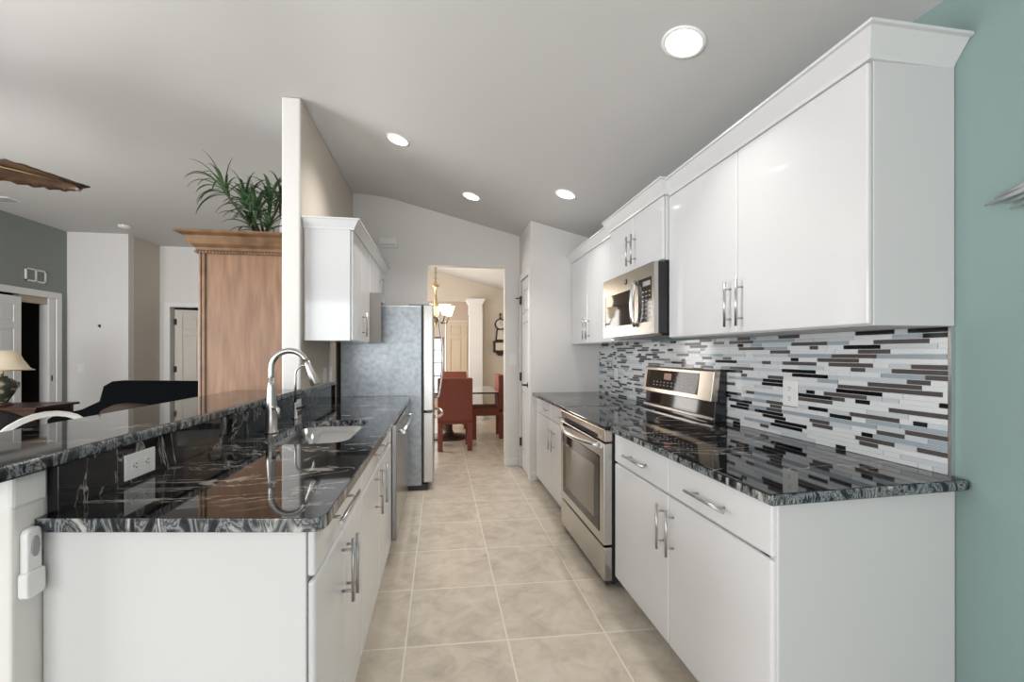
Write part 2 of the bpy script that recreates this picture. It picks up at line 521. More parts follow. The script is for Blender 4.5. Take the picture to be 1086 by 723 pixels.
baseboard('baseboard_far', 0.745, 0.925, 5.136, 5.15, 'white baseboard under the light switch')
baseboard('baseboard_pantry', 0.911, 0.985, 4.486, 4.5, 'white baseboard at the pantry corner')
baseboard('baseboard_dining', 0.56, 1.75, 8.93, 8.95, 'white baseboard along the dining room back wall')
baseboard('baseboard_living', -5.4, -4.59, 7.436, 7.45, 'white baseboard in the living room')


# ------------------------------------------------------------------ doors
def panel_door(w_, h_, th=0.046, cols=2, rows=(0.22, 0.78, 0.60), bm_=0.1):
    """a raised panel door in local coordinates: x 0..w, y 0..th, z 0..h"""
    b = MB()
    b.box(0, w_, 0.014, th - 0.014, 0, h_)
    st = 0.11 * (w_ / 0.8) ** 0.6
    pw = (w_ - st * (cols + 1)) / cols
    tot = sum(rows); rail = 0.10; bot = 0.2
    avail = h_ - bot - 0.12 - rail * (len(rows) - 1)
    zs = []; z = h_ - 0.12
    for r_ in rows:
        hh = avail * r_ / tot; zs.append((z - hh, z)); z -= hh + rail
    xs = [(st + i * (pw + st), st + i * (pw + st) + pw) for i in range(cols)]
    for ya, yb in ((0, 0.014), (th - 0.014, th)):
        x = 0
        for (xa, xb) in xs + [(w_, w_)]:
            b.box(x, xa, ya, yb, 0, h_); x = xb
        for (xa, xb) in xs:
            zt = h_
            for (za, zb) in zs:
                b.box(xa, xb, ya, yb, zb, zt); zt = za
            b.box(xa, xb, ya, yb, 0, zt)
            for (za, zb) in zs:
                g = 0.032
                yo = 0.004 if ya == 0 else -0.004
                b.box(xa + g, xb - g, ya + max(yo, 0), yb + min(yo, 0), za + g, zb - g)
    return b


def lever(b, p, axis_out, along, l=0.11, r=0.009):
    p = Vector(p); a = Vector(axis_out); d = Vector(along)
    b.cyl(p, p + a * 0.012, 0.028, 18)
    b.cyl(p, p + a * 0.05, 0.011, 12)
    b.tube([p + a * 0.045, p + a * 0.05 + d * 0.03, p + a * 0.047 + d * 0.08 + Vector((0, 0, -0.004)), p + a * 0.045 + d * l], [r * 1.2, r * 1.1, r, r * 0.8], 10)


# pantry door (narrow) on the side of the pantry wall, facing -x
d1 = thing('door_1', 'narrow white raised panel pantry door with dark lever handle', 'door', (0.925, 4.56, 0))
d1['kind'] = 'structure'
m_ = Matrix.Translation((0.93, 5.055, 0.008)) @ Matrix.Rotation(R(-90), 4, 'Z')
panel_door(0.49, 2.14, 0.04, 1, (0.30, 0.78, 0.78)).xf(m_).build('slab', 'trim_white', d1, bevel=0.002)
b = MB()
b.prism([(4.50, 0), (4.50, 2.22), (5.115, 2.22), (5.115, 0), (5.05, 0), (5.05, 2.155), (4.565, 2.155), (4.565, 0)], 0.908, 0.925, 'x')
b.build('casing', 'trim_white', d1, bevel=0.004)
b = MB(); lever(b, (0.93, 4.655, 0.98), (-1, 0, 0), (0, 1, 0)); b.build('handle', 'dark_metal', d1)
for z in (0.30, 1.05, 1.93):
    h_ = MB(); h_.cyl((0.921, 5.052, z - 0.05), (0.921, 5.052, z + 0.05), 0.009, 10); h_.box(0.905, 0.93, 5.035, 5.055, z - 0.045, z + 0.045)
    if z > 1.5: h_.box(0.86, 0.925, 5.05, 5.062, z + 0.02, z + 0.032)
    h_.build('hinge', 'dark_metal', d1)

# left living doorway with pocket door
d2 = thing('door_2', 'white panelled pocket door half open in the dark doorway', 'door', (-5.45, 6.7, 0)); d2['kind'] = 'structure'
m_ = Matrix.Translation((-5.44, 6.735, 0.01)) @ Matrix.Rotation(R(-90), 4, 'Z')
panel_door(0.72, 2.05, 0.04, 2).xf(m_).build('slab', 'trim_white', d2, bevel=0.003)
b = MB(); b.box(-5.415, -5.40, 6.675, 6.715, 0.88, 0.95); b.build('pull', 'brass', d2)
b = MB()
b.prism([(7.34, 0), (7.34, 2.18), (5.93, 2.18), (5.93, 0), (6.02, 0), (6.02, 2.09), (7.25, 2.09), (7.25, 0)], -5.4, -5.38, 'x')
struct(b.build('trim_1', 'trim_white', bevel=0.006), 'white door casing around the dark doorway', 'trim')
b = MB(); b.box(-5.52, -5.4, 7.15, 7.25, 0, 2.09)
struct(b.build('trim_2', 'trim_white', bevel=0.003), 'white jamb with a small dark strike in the dark doorway', 'trim')
tag(MB().box(-5.402, -5.396, 7.185, 7.205, 0.93, 1.01).build('strike_plate', 'slot_dark'), 'small dark strike plate on the white doorway jamb', 'strike plate')
struct(MB().box(-5.5, -5.42, 6.735, 7.15, 2.0, 2.09).build('trim_3', 'wall_tan'), 'track head inside the dark doorway', 'trim')
# bedroom door swung in
d3 = thing('door_3', 'beige six panel door standing ajar beside the armoire', 'door', (-4.4, 8.3, 0)); d3['kind'] = 'structure'
m_ = Matrix.Translation((-4.43, 8.30, 0.01)) @ Matrix.Rotation(R(20), 4, 'Z')
panel_door(0.78, 2.05, 0.045, 2).xf(m_).build('slab', 'door_white', d3, bevel=0.003)
for z in (0.3, 1.05, 1.85):
    h_ = MB(); h_.cyl((-4.415, 8.31, z - 0.05), (-4.415, 8.31, z + 0.05), 0.012, 10); h_.box(-4.437, -4.41, 8.285, 8.31, z - 0.05, z + 0.05); h_.build('hinge', 'dark_metal', d3)
b = MB(); b.prism([(-4.53, 0), (-4.53, 2.17), (-3.55, 2.17), (-3.55, 0), (-3.64, 0), (-3.64, 2.09), (-4.44, 2.09), (-4.44, 0)], 8.18, 8.2, 'y')
struct(b.build('trim_4', 'trim_white', bevel=0.006), 'white casing around the six panel door', 'trim')
# front door in the foyer
d4 = thing('door_4', 'beige six panel front door at the end of the foyer', 'door', (0.59, 11.0, 0)); d4['kind'] = 'structure'
panel_door(0.92, 2.11, 0.045, 2).xf(Matrix.Translation((0.13, 11.02, 0.006))).build('slab', 'door_beige', d4, bevel=0.003)
b = MB(); b.cyl((0.98, 11.02, 1.0), (0.98, 10.97, 1.0), 0.014, 12); b.lathe([(0.0, -.03), (0.022, -.022), (0.03, 0), (0.022, .022), (0.0, .03)], (0.98, 10.955, 1.0)); b.build('knob', 'brass', d4)
# sidelight window
w1 = thing('window_1', 'bright narrow sidelight window beside the front door', 'window', (-0.18, 11.05, 0.4)); w1['kind'] = 'structure'
b = MB()
b.box(-0.45, -0.41, 11.0, 11.08, 0.4, 1.72); b.box(0.045, 0.085, 11.0, 11.08, 0.4, 1.72); b.box(-0.41, 0.045, 11.0, 11.08, 0.4, 0.44); b.box(-0.41, 0.045, 11.0, 11.08, 1.68, 1.72)
for z in (0.76, 1.08, 1.40): b.box(-0.41, 0.045, 11.03, 11.06, z - 0.012, z + 0.012)
for x in (-0.18,): b.box(x - 0.012, x + 0.012, 11.03, 11.06, 0.44, 1.68)
b.build('frame', 'dark_metal', w1)
MB().box(-0.41, 0.045, 11.042, 11.046, 0.44, 1.68).build('pane', 'window_glass', w1)


# ------------------------------------------------------------------ cabinets
def bar_pull(parent, p, axis, length, out, mat_='handle_metal', r=0.0058, stand=0.034):
    """p: centre of the bar's foot on the door face"""
    p = Vector(p); a = Vector(axis); o = Vector(out)
    b = MB()
    c = p + o * stand
    b.cyl(c - a * length / 2, c + a * length / 2, r, 12)
    for s_ in (-1, 1):
        q = p + a * s_ * length * 0.33
        b.cyl(q, q + o * stand, r * 0.8, 10)
    return b.build('handle', mat_, parent)


def crown(cab, xw, xf, ysteps, z0, z1, proj, side, near_return=True, far_return=False):
    """side: -1 when the cabinet front faces -x, +1 when it faces +x"""
    prof = [(0.0, z0), (0.006, z0), (0.010, z0 + 0.012), (proj * 0.82, z1 - 0.012), (proj, z1 - 0.010), (proj, z1), (0.0, z1)]
    y0, y1 = ysteps
    b = MB()
    rings = []
    for o, z in prof:
        ring = []
        if near_return: ring.append((xw, y0 - o, z)); ring.append((xf + side * o, y0 - o, z))
        else: ring.append((xf + side * o, y0, z))
        ring.append((xf + side * o, y1, z))
        rings.append(ring)
    n = len(rings[0]); vs = [p for r in rings for p in r]; fs = []
    for i in range(len(rings)):
        i2 = (i + 1) % len(rings)
        for k in range(n - 1):
            fs.append((i * n + k, i * n + k + 1, i2 * n + k + 1, i2 * n + k))
    fs.append(tuple(i * n for i in range(len(rings)))); fs.append(tuple(i * n + n - 1 for i in range(len(rings))))
    b.add(vs, fs)
    # top board closing the cabinet
    b.box(xw, xf, y0, y1, z0, z0 + 0.004)
    return b.build('crown_moulding', 'cabinet_white', cab)


def front(cab, name, x, side, y0, y1, z0, z1, m='cabinet_white', th=0.02, bev=0.007):
    g = 0.0015
    return MB().box(x, x - side * th, y0 + g, y1 - g, z0 + g, z1 - g).build(name, m, cab, bevel=bev, seg=3)


RX = 0.96   # right base faces
# near right base cabinet
rb = thing('base_cabinet', 'white base cabinet with end panel under the counter right of the oven range', 'cabinet', (1.3, 1.75, 0))
b = MB(); b.box(0.98, 1.676, 1.228, 2.352, 0.07, 0.879); b.box(1.03, 1.676, 1.228, 2.352, 0, 0.07)
b.build('body', 'cabinet_white', rb)
MB().prism([(0.975, 1.155), (1.678, 1.21), (1.678, 1.225), (0.975, 1.19)], 0, 0.879, 'z').build('end_panel', 'panel_white', rb, bevel=0.004)
for (y0, y1, hy, vy) in ((1.16, 1.758, 1.46, 1.718), (1.758, 2.35, 2.045, 1.800)):
    f = front(rb, 'drawer', RX, -1, y0, y1, 0.718, 0.876)
    bar_pull(f, (RX, hy, 0.792), (0, 1, 0), 0.24, (-1, 0, 0))
    f = front(rb, 'door', RX, -1, y0, y1, 0.075, 0.712, bev=0.009)
    bar_pull(f, (RX, vy, 0.57), (0, 0, 1), 0.195, (-1, 0, 0))
# far right base cabinet
rf = thing('base_cabinet', 'narrow white base cabinet between the pantry wall and the oven range', 'cabinet', (1.3, 3.9, 0))
b = MB(); b.box(0.98, 1.676, 3.262, 4.494, 0.07, 0.879); b.box(1.03, 1.676, 3.262, 4.494, 0, 0.07); b.build('body', 'cabinet_white', rf)
for (y0, y1, hy, vy) in ((3.262, 3.80, 3.40, 3.665), (3.80, 4.40, 3.965, 3.765)):
    f = front(rf, 'drawer', RX, -1, y0, y1, 0.735, 0.876)
    bar_pull(f, (RX, hy, 0.805), (0, 1, 0), 0.2, (-1, 0, 0))
    f = front(rf, 'door', RX, -1, y0, y1, 0.075, 0.729)
    bar_pull(f, (RX, vy, 0.575), (0, 0, 1), 0.18, (-1, 0, 0))

# left base cabinets, faces at x=-0.31 facing +x
LX = -0.31
lb = thing('base_cabinet', 'white peninsula base cabinet at the near left end with a wide end panel', 'cabinet', (-0.65, 1.5, 0))
b = MB(); b.box(-0.95, LX - 0.02, 1.30, 1.842, 0.09, 0.879); b.box(-0.95, LX - 0.08, 1.30, 1.842, 0, 0.09); b.build('body', 'cabinet_white', lb)
MB().prism([(-0.33, 1.172), (-0.33, 1.19), (-0.3305, 1.30), (-0.982, 1.31), (-0.982, 1.282)], 0, 0.879, 'z').build('end_panel', 'panel_white', lb, bevel=0.003)
f = front(lb, 'drawer', LX, 1, 1.176, 1.842, 0.758, 0.876)
bar_pull(f, (LX, 1.455, 0.843), (0, 1, 0), 0.29, (1, 0, 0))
f = front(lb, 'door', LX, 1, 1.176, 1.523, 0.10, 0.750, bev=0.010)
bar_pull(f, (LX, 1.486, 0.625), (0, 0, 1), 0.20, (1, 0, 0))
f = front(lb, 'door', LX, 1, 1.523, 1.842, 0.10, 0.750, bev=0.010)
bar_pull(f, (LX, 1.562, 0.612), (0, 0, 1), 0.20, (1, 0, 0))
sb = thing('base_cabinet', 'white base cabinet under the sink beside the dishwasher', 'cabinet', (-0.65, 2.4, 0))
b = MB(); b.box(-0.95, LX - 0.02, 1.846, 2.07, 0.09, 0.879); b.box(-0.95, LX - 0.08, 1.846, 2.925, 0, 0.09); b.box(-0.95, LX - 0.02, 2.87, 2.925, 0.09, 0.879); b.box(-0.95, LX - 0.02, 2.07, 2.87, 0.09, 0.66); b.box(LX - 0.04, LX - 0.02, 2.07, 2.87, 0.66, 0.879)
b.build('body', 'cabinet_white', sb)
f = front(sb, 'drawer', LX, 1, 1.848, 2.925, 0.758, 0.876)
bar_pull(f, (LX, 2.30, 0.835), (0, 1, 0), 0.34, (1, 0, 0))
for y0, y1, vy in ((1.848, 2.35, 2.225), (2.35, 2.925, 2.392)):
    f = front(sb, 'door', LX, 1, y0, y1, 0.10, 0.750, bev=0.010)
    bar_pull(f, (LX, vy, 0.642), (0, 0, 1), 0.2, (1, 0, 0))

# right wall cabinets
UX = 1.36
ru = thing('wall_cabinet', 'large glossy white wall cabinet with crown at the near end of the right wall', 'cabinet', (1.5, 1.85, 1.41))
b = MB(); b.prism([(UX + 0.02, 1.225), (1.678, 1.212), (1.678, 2.49), (UX + 0.02, 2.49)], 1.41, 2.264, 'z'); b.build('body', 'panel_white', ru, bevel=0.002)
for y0, y1, hy in ((1.226, 1.865, 1.827), (1.865, 2.488, 1.909)):
    f = front(ru, 'door', UX, -1, y0, y1, 1.412, 2.262, 'cabinet_gloss')
    bar_pull(f, (UX, hy, 1.552), (0, 0, 1), 0.215, (-1, 0, 0))
crown(ru, 1.678, UX, (1.22, 2.47), 2.262, 2.345, 0.062, -1)
rm = thing('wall_cabinet', 'short glossy white wall cabinet directly above the microwave', 'cabinet', (1.5, 2.9, 1.88))
b = MB(); b.box(1.345, 1.678, 2.492, 3.332, 1.885, 2.275); b.build('body', 'cabinet_gloss', rm, bevel=0.002)
for y0, y1, hy in ((2.494, 2.912, 2.872), (2.912, 3.33, 2.952)):
    f = front(rm, 'door', 1.325, -1, y0, y1, 1.887, 2.272, 'cabinet_gloss')
    bar_pull(f, (1.325, hy, 2.035), (0, 0, 1), 0.205, (-1, 0, 0))
crown(rm, 1.678, 1.325, (2.475, 3.36), 2.272, 2.352, 0.062, -1, True)
ru2 = thing('wall_cabinet', 'glossy white wall cabinet between the microwave and the pantry wall', 'cabinet', (1.5, 3.9, 1.41))
b = MB(); b.box(UX + 0.02, 1.678, 3.336, 4.496, 1.41, 2.264); b.build('body', 'cabinet_gloss', ru2)
for y0, y1, hy in ((3.338, 3.99, 3.935), (3.99, 4.494, 4.03)):
    f = front(ru2, 'door', UX, -1, y0, y1, 1.412, 2.262, 'cabinet_gloss')
    bar_pull(f, (UX, hy, 1.55), (0, 0, 1), 0.2, (-1, 0, 0))
crown(ru2, 1.678, UX, (3.37, 4.496), 2.262, 2.338, 0.06, -1, False)

# left wall cabinets
lu = thing('wall_cabinet', 'glossy white wall cabinet on the divider wall above the faucet end of the counter', 'cabinet', (-0.8, 3.7, 1.41))
b = MB(); b.box(-0.957, -0.64, 3.34, 4.1, 1.41, 2.21); b.build('body', 'cabinet_gloss', lu, bevel=0.003)
for y0, y1, hy in ((3.345, 3.69, None), (3.69, 4.098, 3.725)):
    f = front(lu, 'door', -0.62, 1, y0, y1, 1.412, 2.208, 'cabinet_gloss')
    if hy: bar_pull(f, (-0.62, hy, 1.55), (0, 0, 1), 0.19, (1, 0, 0))
crown(lu, -0.957, -0.62, (3.338, 4.1), 2.208, 2.282, 0.05, 1)
lu2 = thing('wall_cabinet', 'short glossy white wall cabinet over the refrigerator', 'cabinet', (-0.8, 4.6, 1.86))
b = MB(); b.box(-0.957, -0.64, 4.13, 5.148, 1.862, 2.21); b.build('body', 'cabinet_gloss', lu2)
MB().box(-0.957, -0.527, 4.104, 4.128, 1.41, 1.86).build('side_panel', 'panel_taupe_shaded', lu2)
for y0, y1, hy in ((4.105, 4.70, None), (4.70, 5.146, 4.735)):
    f = front(lu2, 'door', -0.62, 1, y0, y1, 1.864, 2.208, 'cabinet_gloss')
    if hy: bar_pull(f, (-0.62, hy, 2.0), (0, 0, 1), 0.17, (1, 0, 0))
crown(lu2, -0.957, -0.62, (4.1, 5.148), 2.208, 2.282, 0.05, 1, False)


# ------------------------------------------------------------------ worktops
def slab(name, outer, z0, z1, label, holes=(), bev=0.010):
    b = MB()
    if holes:
        V, F = sheet_with_holes(outer, list(holes), lambda x, y: z1)
        b.add(V, F, 0); b.add([(x, y, z0) for x, y, _ in V], F, 0)
        for loop in [outer] + list(holes):
            n = len(loop)
            vs = [(x, y, z0) for x, y in loop] + [(x, y, z1) for x, y in loop]
            b.add(vs, [(i, (i + 1) % n, n + (i + 1) % n, n + i) for i in range(n)], 1)
    else:
        n = len(outer)
        vs = [(x, y, z0) for x, y in outer] + [(x, y, z1) for x, y in outer]
        b.add(vs, [tuple(range(n - 1, -1, -1)), tuple(range(n, 2 * n))], 0)
        o = 0
        for i in range(n):
            b.f.append((i, (i + 1) % n, n + (i + 1) % n, n + i)); b.mi.append(1); b.sm.append(False)
    o = b.build(name, ['granite', 'granite_edge'])
    bm = bmesh.new(); bm.from_mesh(o.data); bmesh.ops.remove_doubles(bm, verts=bm.verts[:], dist=1e-5)
    bmesh.ops.recalc_face_normals(bm, faces=bm.faces[:]); bm.to_mesh(o.data); bm.free()
    md = o.modifiers.new('bevel', 'BEVEL'); md.width = bev; md.segments = 3; md.limit_method = 'ANGLE'; md.angle_limit = R(50)
    md.material = -1
    return tag(o, label, 'countertop')


def fillet(p, c, q, r, n=5):
    p, c, q = Vector(p), Vector(c), Vector(q)
    a = (p - c).normalized(); b_ = (q - c).normalized()
    s = c + a * r; e = c + b_ * r
    return [tuple((1 - t) ** 2 * s + 2 * t * (1 - t) * c + t * t * e) for t in [k / n for k in range(n + 1)]]


slab('countertop', [(0.935, 1.132), (1.678, 1.165), (1.678, 2.353), (0.935, 2.353)], 0.879, 0.914, 'black granite countertop with white veins right of the oven range')
slab('countertop', [(0.935, 3.262), (1.678, 3.262), (1.678, 4.496), (0.935, 4.496)], 0.879, 0.914, 'short black granite countertop between oven range and pantry wall')
SINK = rrect(-0.80, -0.425, 2.11, 2.82, 0.10, 6)
c0, c1, c2 = (-0.985, 1.262), (-0.282, 1.148), (-0.282, 4.30)
outer = [c0] + fillet(c0, c1, c2, 0.05) + [c2, (-0.985, 4.30)]
slab('countertop', outer, 0.879, 0.914, 'black granite countertop around the sink on the left', [SINK])
# raised bar and its granite riser
bar_pts = [(-0.945, 1.02), (-0.945, 3.27), (-1.375, 3.27), (-1.375, 1.02)]
slab('raised_countertop', bar_pts, 1.035, 1.072, 'raised black granite bar top in front of the armoire')['category'] = 'bar top'
b = MB(); b.prism([(-0.983, 1.295), (-0.957, 1.295), (-0.957, 4.30), (-0.983, 4.30)], 0.914, 1.035, 'z')
o = b.build('granite_riser', 'granite', bevel=0.002); tag(o, 'black granite riser between the sink counter and the raised bar', 'backsplash')
b = MB(); b.box(-0.962, -0.935, 3.275, 4.30, 1.035, 1.06)
# the riser carries on along the divider wall as a low splash
o = b.build('granite_ledge', 'granite_edge', bevel=0.004); tag(o, 'narrow granite ledge along the divider wall below the wall outlets', 'backsplash')
# pony wall under the bar
b = MB(); b.box(-1.12, -0.985, 1.205, 3.278, 0, 1.033)
struct(b.build('wall_peninsula', 'wall_light', bevel=0.006), 'white half wall carrying the raised bar at the left edge', 'wall')
b = MB(); b.box(-1.13, -0.978, 1.197, 1.292, 0.955, 1.034)
struct(b.build('trim_5', 'trim_white', bevel=0.008), 'white cap moulding under the near end of the bar', 'trim')

# ------------------------------------------------------------------ mosaic backsplash
rnd = random.Random(7)
bs = thing('mosaic_backsplash', 'mosaic backsplash of white blue grey brown and black glass strips', 'backsplash', (1.67, 2.8, 0.914))
YB0, YB1, ZB0, ZB1 = 1.222, 4.497, 0.9145, 1.409
MB().box(1.669, 1.6795, YB0, YB1, ZB0, ZB1).build('grout_bed', 'grout', bs)
b = MB(); rows = 27; pitch = (ZB1 - ZB0) / rows; gr = 0.0022
tm = ['tile_white', 'tile_ice', 'tile_blue_grey', 'tile_brown', 'tile_black']
for r_ in range(rows):
    y = YB0 + 0.001 - rnd.random() * 0.1
    z0 = ZB0 + r_ * pitch + gr / 2; z1 = z0 + pitch - gr
    last = 0
    while y < YB1 - 0.005:
        L = rnd.choice((0.045, 0.06, 0.075, 0.10, 0.125, 0.15, 0.19, 0.23, 0.27)) * 1.05
        if last >= 3: k = rnd.choices(range(5), (0.5, 0.32, 0.14, 0.03, 0.01))[0]
        else: k = rnd.choices(range(5), (0.28, 0.17, 0.09, 0.29, 0.17))[0]
        if k >= 3: L = min(L, 0.2)
        ya, yb = max(y, YB0 + 0.001), min(y + L - gr, YB1 - 0.001)
        if yb - ya > 0.006:
            xo = 1.6645 if k < 3 else 1.6655
            vs = [(xo, ya, z0), (xo, yb, z0), (xo, yb, z1), (xo, ya, z1), (1.6692, ya, z0), (1.6692, yb, z0), (1.6692, yb, z1), (1.6692, ya, z1)]
            b.add(vs, [(0, 1, 2, 3), (0, 4, 5, 1), (1, 5, 6, 2), (2, 6, 7, 3), (3, 7, 4, 0)], k)
        y += L; last = k
b.build('strip_tiles', tm, bs)
MB().box(1.664, 1.6795, 1.212, 1.2215, ZB0, ZB1).build('edge_trim', 'steel_bright', bs)


# ------------------------------------------------------------------ outlets and switches
def plate(name, label, cat, c, u, v, n, w_, h_, kind='outlet', horizontal=False, group=None):
    c, u, v, n = map(Vector, (c, u, v, n))
    t = thing(name, label, cat, tuple(c), group)

    def obox(b, cu, cv, du, dv, n0, n1):
        vs = []
        for nn in (n0, n1):
            for su, sv in ((-1, -1), (1, -1), (1, 1), (-1, 1)):
                vs.append(c + u * (cu + su * du) + v * (cv + sv * dv) + n * nn)
        b.add(vs, [(3, 2, 1, 0), (4, 5, 6, 7), (0, 1, 5, 4), (1, 2, 6, 5), (2, 3, 7, 6), (3, 0, 4, 7)])
    b = MB(); obox(b, 0, 0, w_ / 2, h_ / 2, 0, 0.006); b.build('plate', 'white_plastic', t, bevel=0.003)
    if kind == 'outlet':
        for s_ in (-1, 1):
            cu, cv = (s_ * w_ * 0.2, 0) if horizontal else (0, s_ * h_ * 0.19)
            b = MB(); q = 0.0165
            obox(b, cu, cv, q, q, 0.005, 0.008); rc = b.build('receptacle', 'white_plastic', t, bevel=0.002)
            b = MB()
            for k in (-1, 1):
                if horizontal: obox(b, cu + 0.003, cv + k * 0.006, 0.0045, 0.0014, 0.0078, 0.0084)
                else: obox(b, cu + k * 0.006, cv + 0.003, 0.0014, 0.0045, 0.0078, 0.0084)
            if horizontal: obox(b, cu - 0.009, cv, 0.0025, 0.0025, 0.0078, 0.0084)
            else: obox(b, cu, cv - 0.009, 0.0025, 0.0025, 0.0078, 0.0084)
            b.build('slots', 'slot_dark', rc)
    else:
        b = MB(); obox(b, 0, 0, w_ * 0.23, h_ * 0.29, 0.005, 0.010); b.build('rocker', 'white_plastic', t, bevel=0.002)
    return t


X, Y, Z = (1, 0, 0), (0, 1, 0), (0, 0, 1)
plate('wall_outlet', 'white duplex outlet on the mosaic backsplash', 'outlet', (1.6645, 1.89, 1.128), Y, Z, (-1, 0, 0), 0.092, 0.125)
plate('wall_outlet', 'small white outlet on the mosaic left of the range', 'outlet', (1.6645, 4.03, 1.12), Y, Z, (-1, 0, 0), 0.085, 0.12)
plate('wall_outlet', 'white horizontal outlet on the granite riser below the bar', 'outlet', (-0.957, 1.60, 0.966), Y, Z, X, 0.145, 0.080, horizontal=True)
plate('wall_outlet', 'pale outlet on the granite riser behind the filter faucet', 'outlet', (-0.957, 3.20, 0.968), Y, Z, X, 0.13, 0.076, horizontal=True)
plate('light_switch', 'white switch plate on the divider wall under the wall cabinet, nearer one', 'switch', (-0.96, 3.93, 1.135), Y, Z, X, 0.09, 0.13, 'switch')
plate('wall_outlet', 'white outlet on the divider wall under the wall cabinet, beside the refrigerator', 'outlet', (-0.96, 4.12, 1.135), Y, Z, X, 0.09, 0.13)
plate('light_switch', 'white light switch between the dining opening and the pantry door', 'switch', (0.845, 5.15, 1.248), X, Z, (0, -1, 0), 0.085, 0.135, 'switch')
plate('light_switch', 'white light switch on the pale living room wall', 'switch', (-5.22, 7.45, 1.1), X, Z, (0, -1, 0), 0.08, 0.13, 'switch')
# door chime
t = thing('door_chime', 'white door chime box high on the end wall', 'chime', (-0.577, 5.15, 2.56))
MB().box(-0.675, -0.475, 5.105, 5.15, 2.505, 2.615).build('cover', 'white_plastic', t, bevel=0.008)
b = MB()
for z in (2.52, 2.53, 2.54): b.box(-0.655, -0.495, 5.103, 5.106, z, z + 0.003)
b.build('sound_slots', 'grey_plastic', t)
t = thing('picture_nail', 'small dark nail left in the pale living room wall', 'nail', (-4.97, 7.45, 1.72))
b = MB(); b.cyl((-4.97, 7.45, 1.72), (-4.97, 7.42, 1.725), 0.006, 8); b.cyl((-4.97, 7.42, 1.725), (-4.97, 7.415, 1.725), 0.012, 10); b.box(-4.976, -4.964, 7.43, 7.45, 1.70, 1.745); b.build('hook', 'slot_dark', t)
# fan remote
t = thing('fan_remote', 'white remote control in its holder on the half wall under the bar', 'remote', (-0.985, 1.245, 0.8))
b = MB(); b.prism(rrect(1.222, 1.262, 0.765, 0.90, 0.014, 4), -0.985, -0.967, 'x'); b.build('handset', 'white_plastic', t, bevel=0.004)
b = MB(); b.prism(rrect(1.216, 1.268, 0.735, 0.80, 0.012, 4), -0.985, -0.963, 'x'); b.build('holder', 'white_plastic', t, bevel=0.004)
b = MB(); b.prism([(1.242 + 0.011 * math.cos(a_ / 10 * 2 * math.pi), 0.855 + 0.026 * math.sin(a_ / 10 * 2 * math.pi)) for a_ in range(10)], -0.967, -0.964, 'x'); b.build('button_pad', 'grey_plastic', t, bevel=0.001)

# ------------------------------------------------------------------ sink and faucets
t = thing('sink', 'stainless steel undermount sink in the left countertop', 'sink', (-0.61, 2.47, 0.7))
b = MB(); n = len(SINK)
def inset(z, d): return [((x + 0.6125) * (1 - d) - 0.6125, (y - 2.465) * (1 - d * 0.55) + 2.465, z) for x, y in SINK]
rings = [inset(0.8785, -0.02), inset(0.877, 0.0), inset(0.74, 0.03), inset(0.71, 0.07), inset(0.70, 0.14)]
vs = [p for r_ in rings for p in r_]; fs = []
for i in range(len(rings) - 1):
    for k in range(n): fs.append((i * n + k, i * n + (k + 1) % n, (i + 1) * n + (k + 1) % n, (i + 1) * n + k))
fs.append(tuple(4 * n + k for k in range(n)))
b.add(vs, fs, 0, True); o = b.build('basin', 'basin_steel', t)
b = MB(); b.lathe([(0.0, 0.003), (0.03, 0.003), (0.042, 0.006), (0.045, 0.001)], (-0.62, 2.47, 0.7)); b.build('drain', 'steel', t)


def arc_pts(c, r, a0, a1, n, ax=(1, 0, 0)):
    c = Vector(c); ax = Vector(ax)
    return [c + ax * r * math.cos(R(a0 + (a1 - a0) * k / n)) + Vector((0, 0, r * math.sin(R(a0 + (a1 - a0) * k / n)))) for k in range(n + 1)]


t = thing('kitchen_faucet', 'tall brushed nickel pull down kitchen faucet arching over the sink', 'faucet', (-0.852, 2.43, 0.914))
fx, fy = -0.852, 2.43
b = MB(); b.lathe([(0.0, 0), (0.034, 0), (0.034, 0.006), (0.027, 0.014), (0.0265, 0.10), (0.0255, 0.13), (0.022, 0.19), (0.018, 0.24), (0.0150, 0.28), (0, 0.28)], (fx, fy, 0.914)); b.build('body', 'nickel', t)
b = MB()
p = [(fx, fy, 1.10), (fx, fy, 1.22)] + arc_pts((fx + 0.088, fy, 1.245), 0.088, 180, 22, 14)
b.tube(p, 0.0145, 16); b.build('spout', 'nickel', t)
e = Vector(p[-1]); dirn = Vector((0.36, 0, -0.93)).normalized()
b = MB(); b.tube([e, e + dirn * 0.02, e + dirn * 0.06, e + dirn * 0.125, e + dirn * 0.13], [0.0155, 0.0165, 0.019, 0.025, 0.022], 16); b.build('spray_head', 'nickel', t)
b = MB(); b.cyl((fx, fy, 1.045), (fx + 0.03, fy - 0.03, 1.045), 0.012, 12); b.tube([(fx + 0.028, fy - 0.028, 1.045), (fx + 0.05, fy - 0.05, 1.04), (fx + 0.055, fy - 0.06, 1.0)], [0.010, 0.009, 0.006], 10); b.build('lever', 'nickel', t)
t = thing('filter_faucet', 'slim gooseneck filter faucet with black lever behind the sink', 'faucet', (-0.888, 2.93, 0.914))
fx, fy = -0.888, 2.93
b = MB(); b.lathe([(0, 0), (0.022, 0), (0.022, 0.005), (0.012, 0.012), (0.011, 0.09), (0.007, 0.10), (0, 0.10)], (fx, fy, 0.914)); b.build('body', 'nickel', t)
b = MB(); p = [(fx, fy, 1.0), (fx, fy, 1.15)] + arc_pts((fx + 0.055, fy, 1.19), 0.055, 180, 5, 12) + [(fx + 0.112, fy, 1.165)]
b.tube(p, 0.0072, 12); b.build('spout', 'nickel', t)
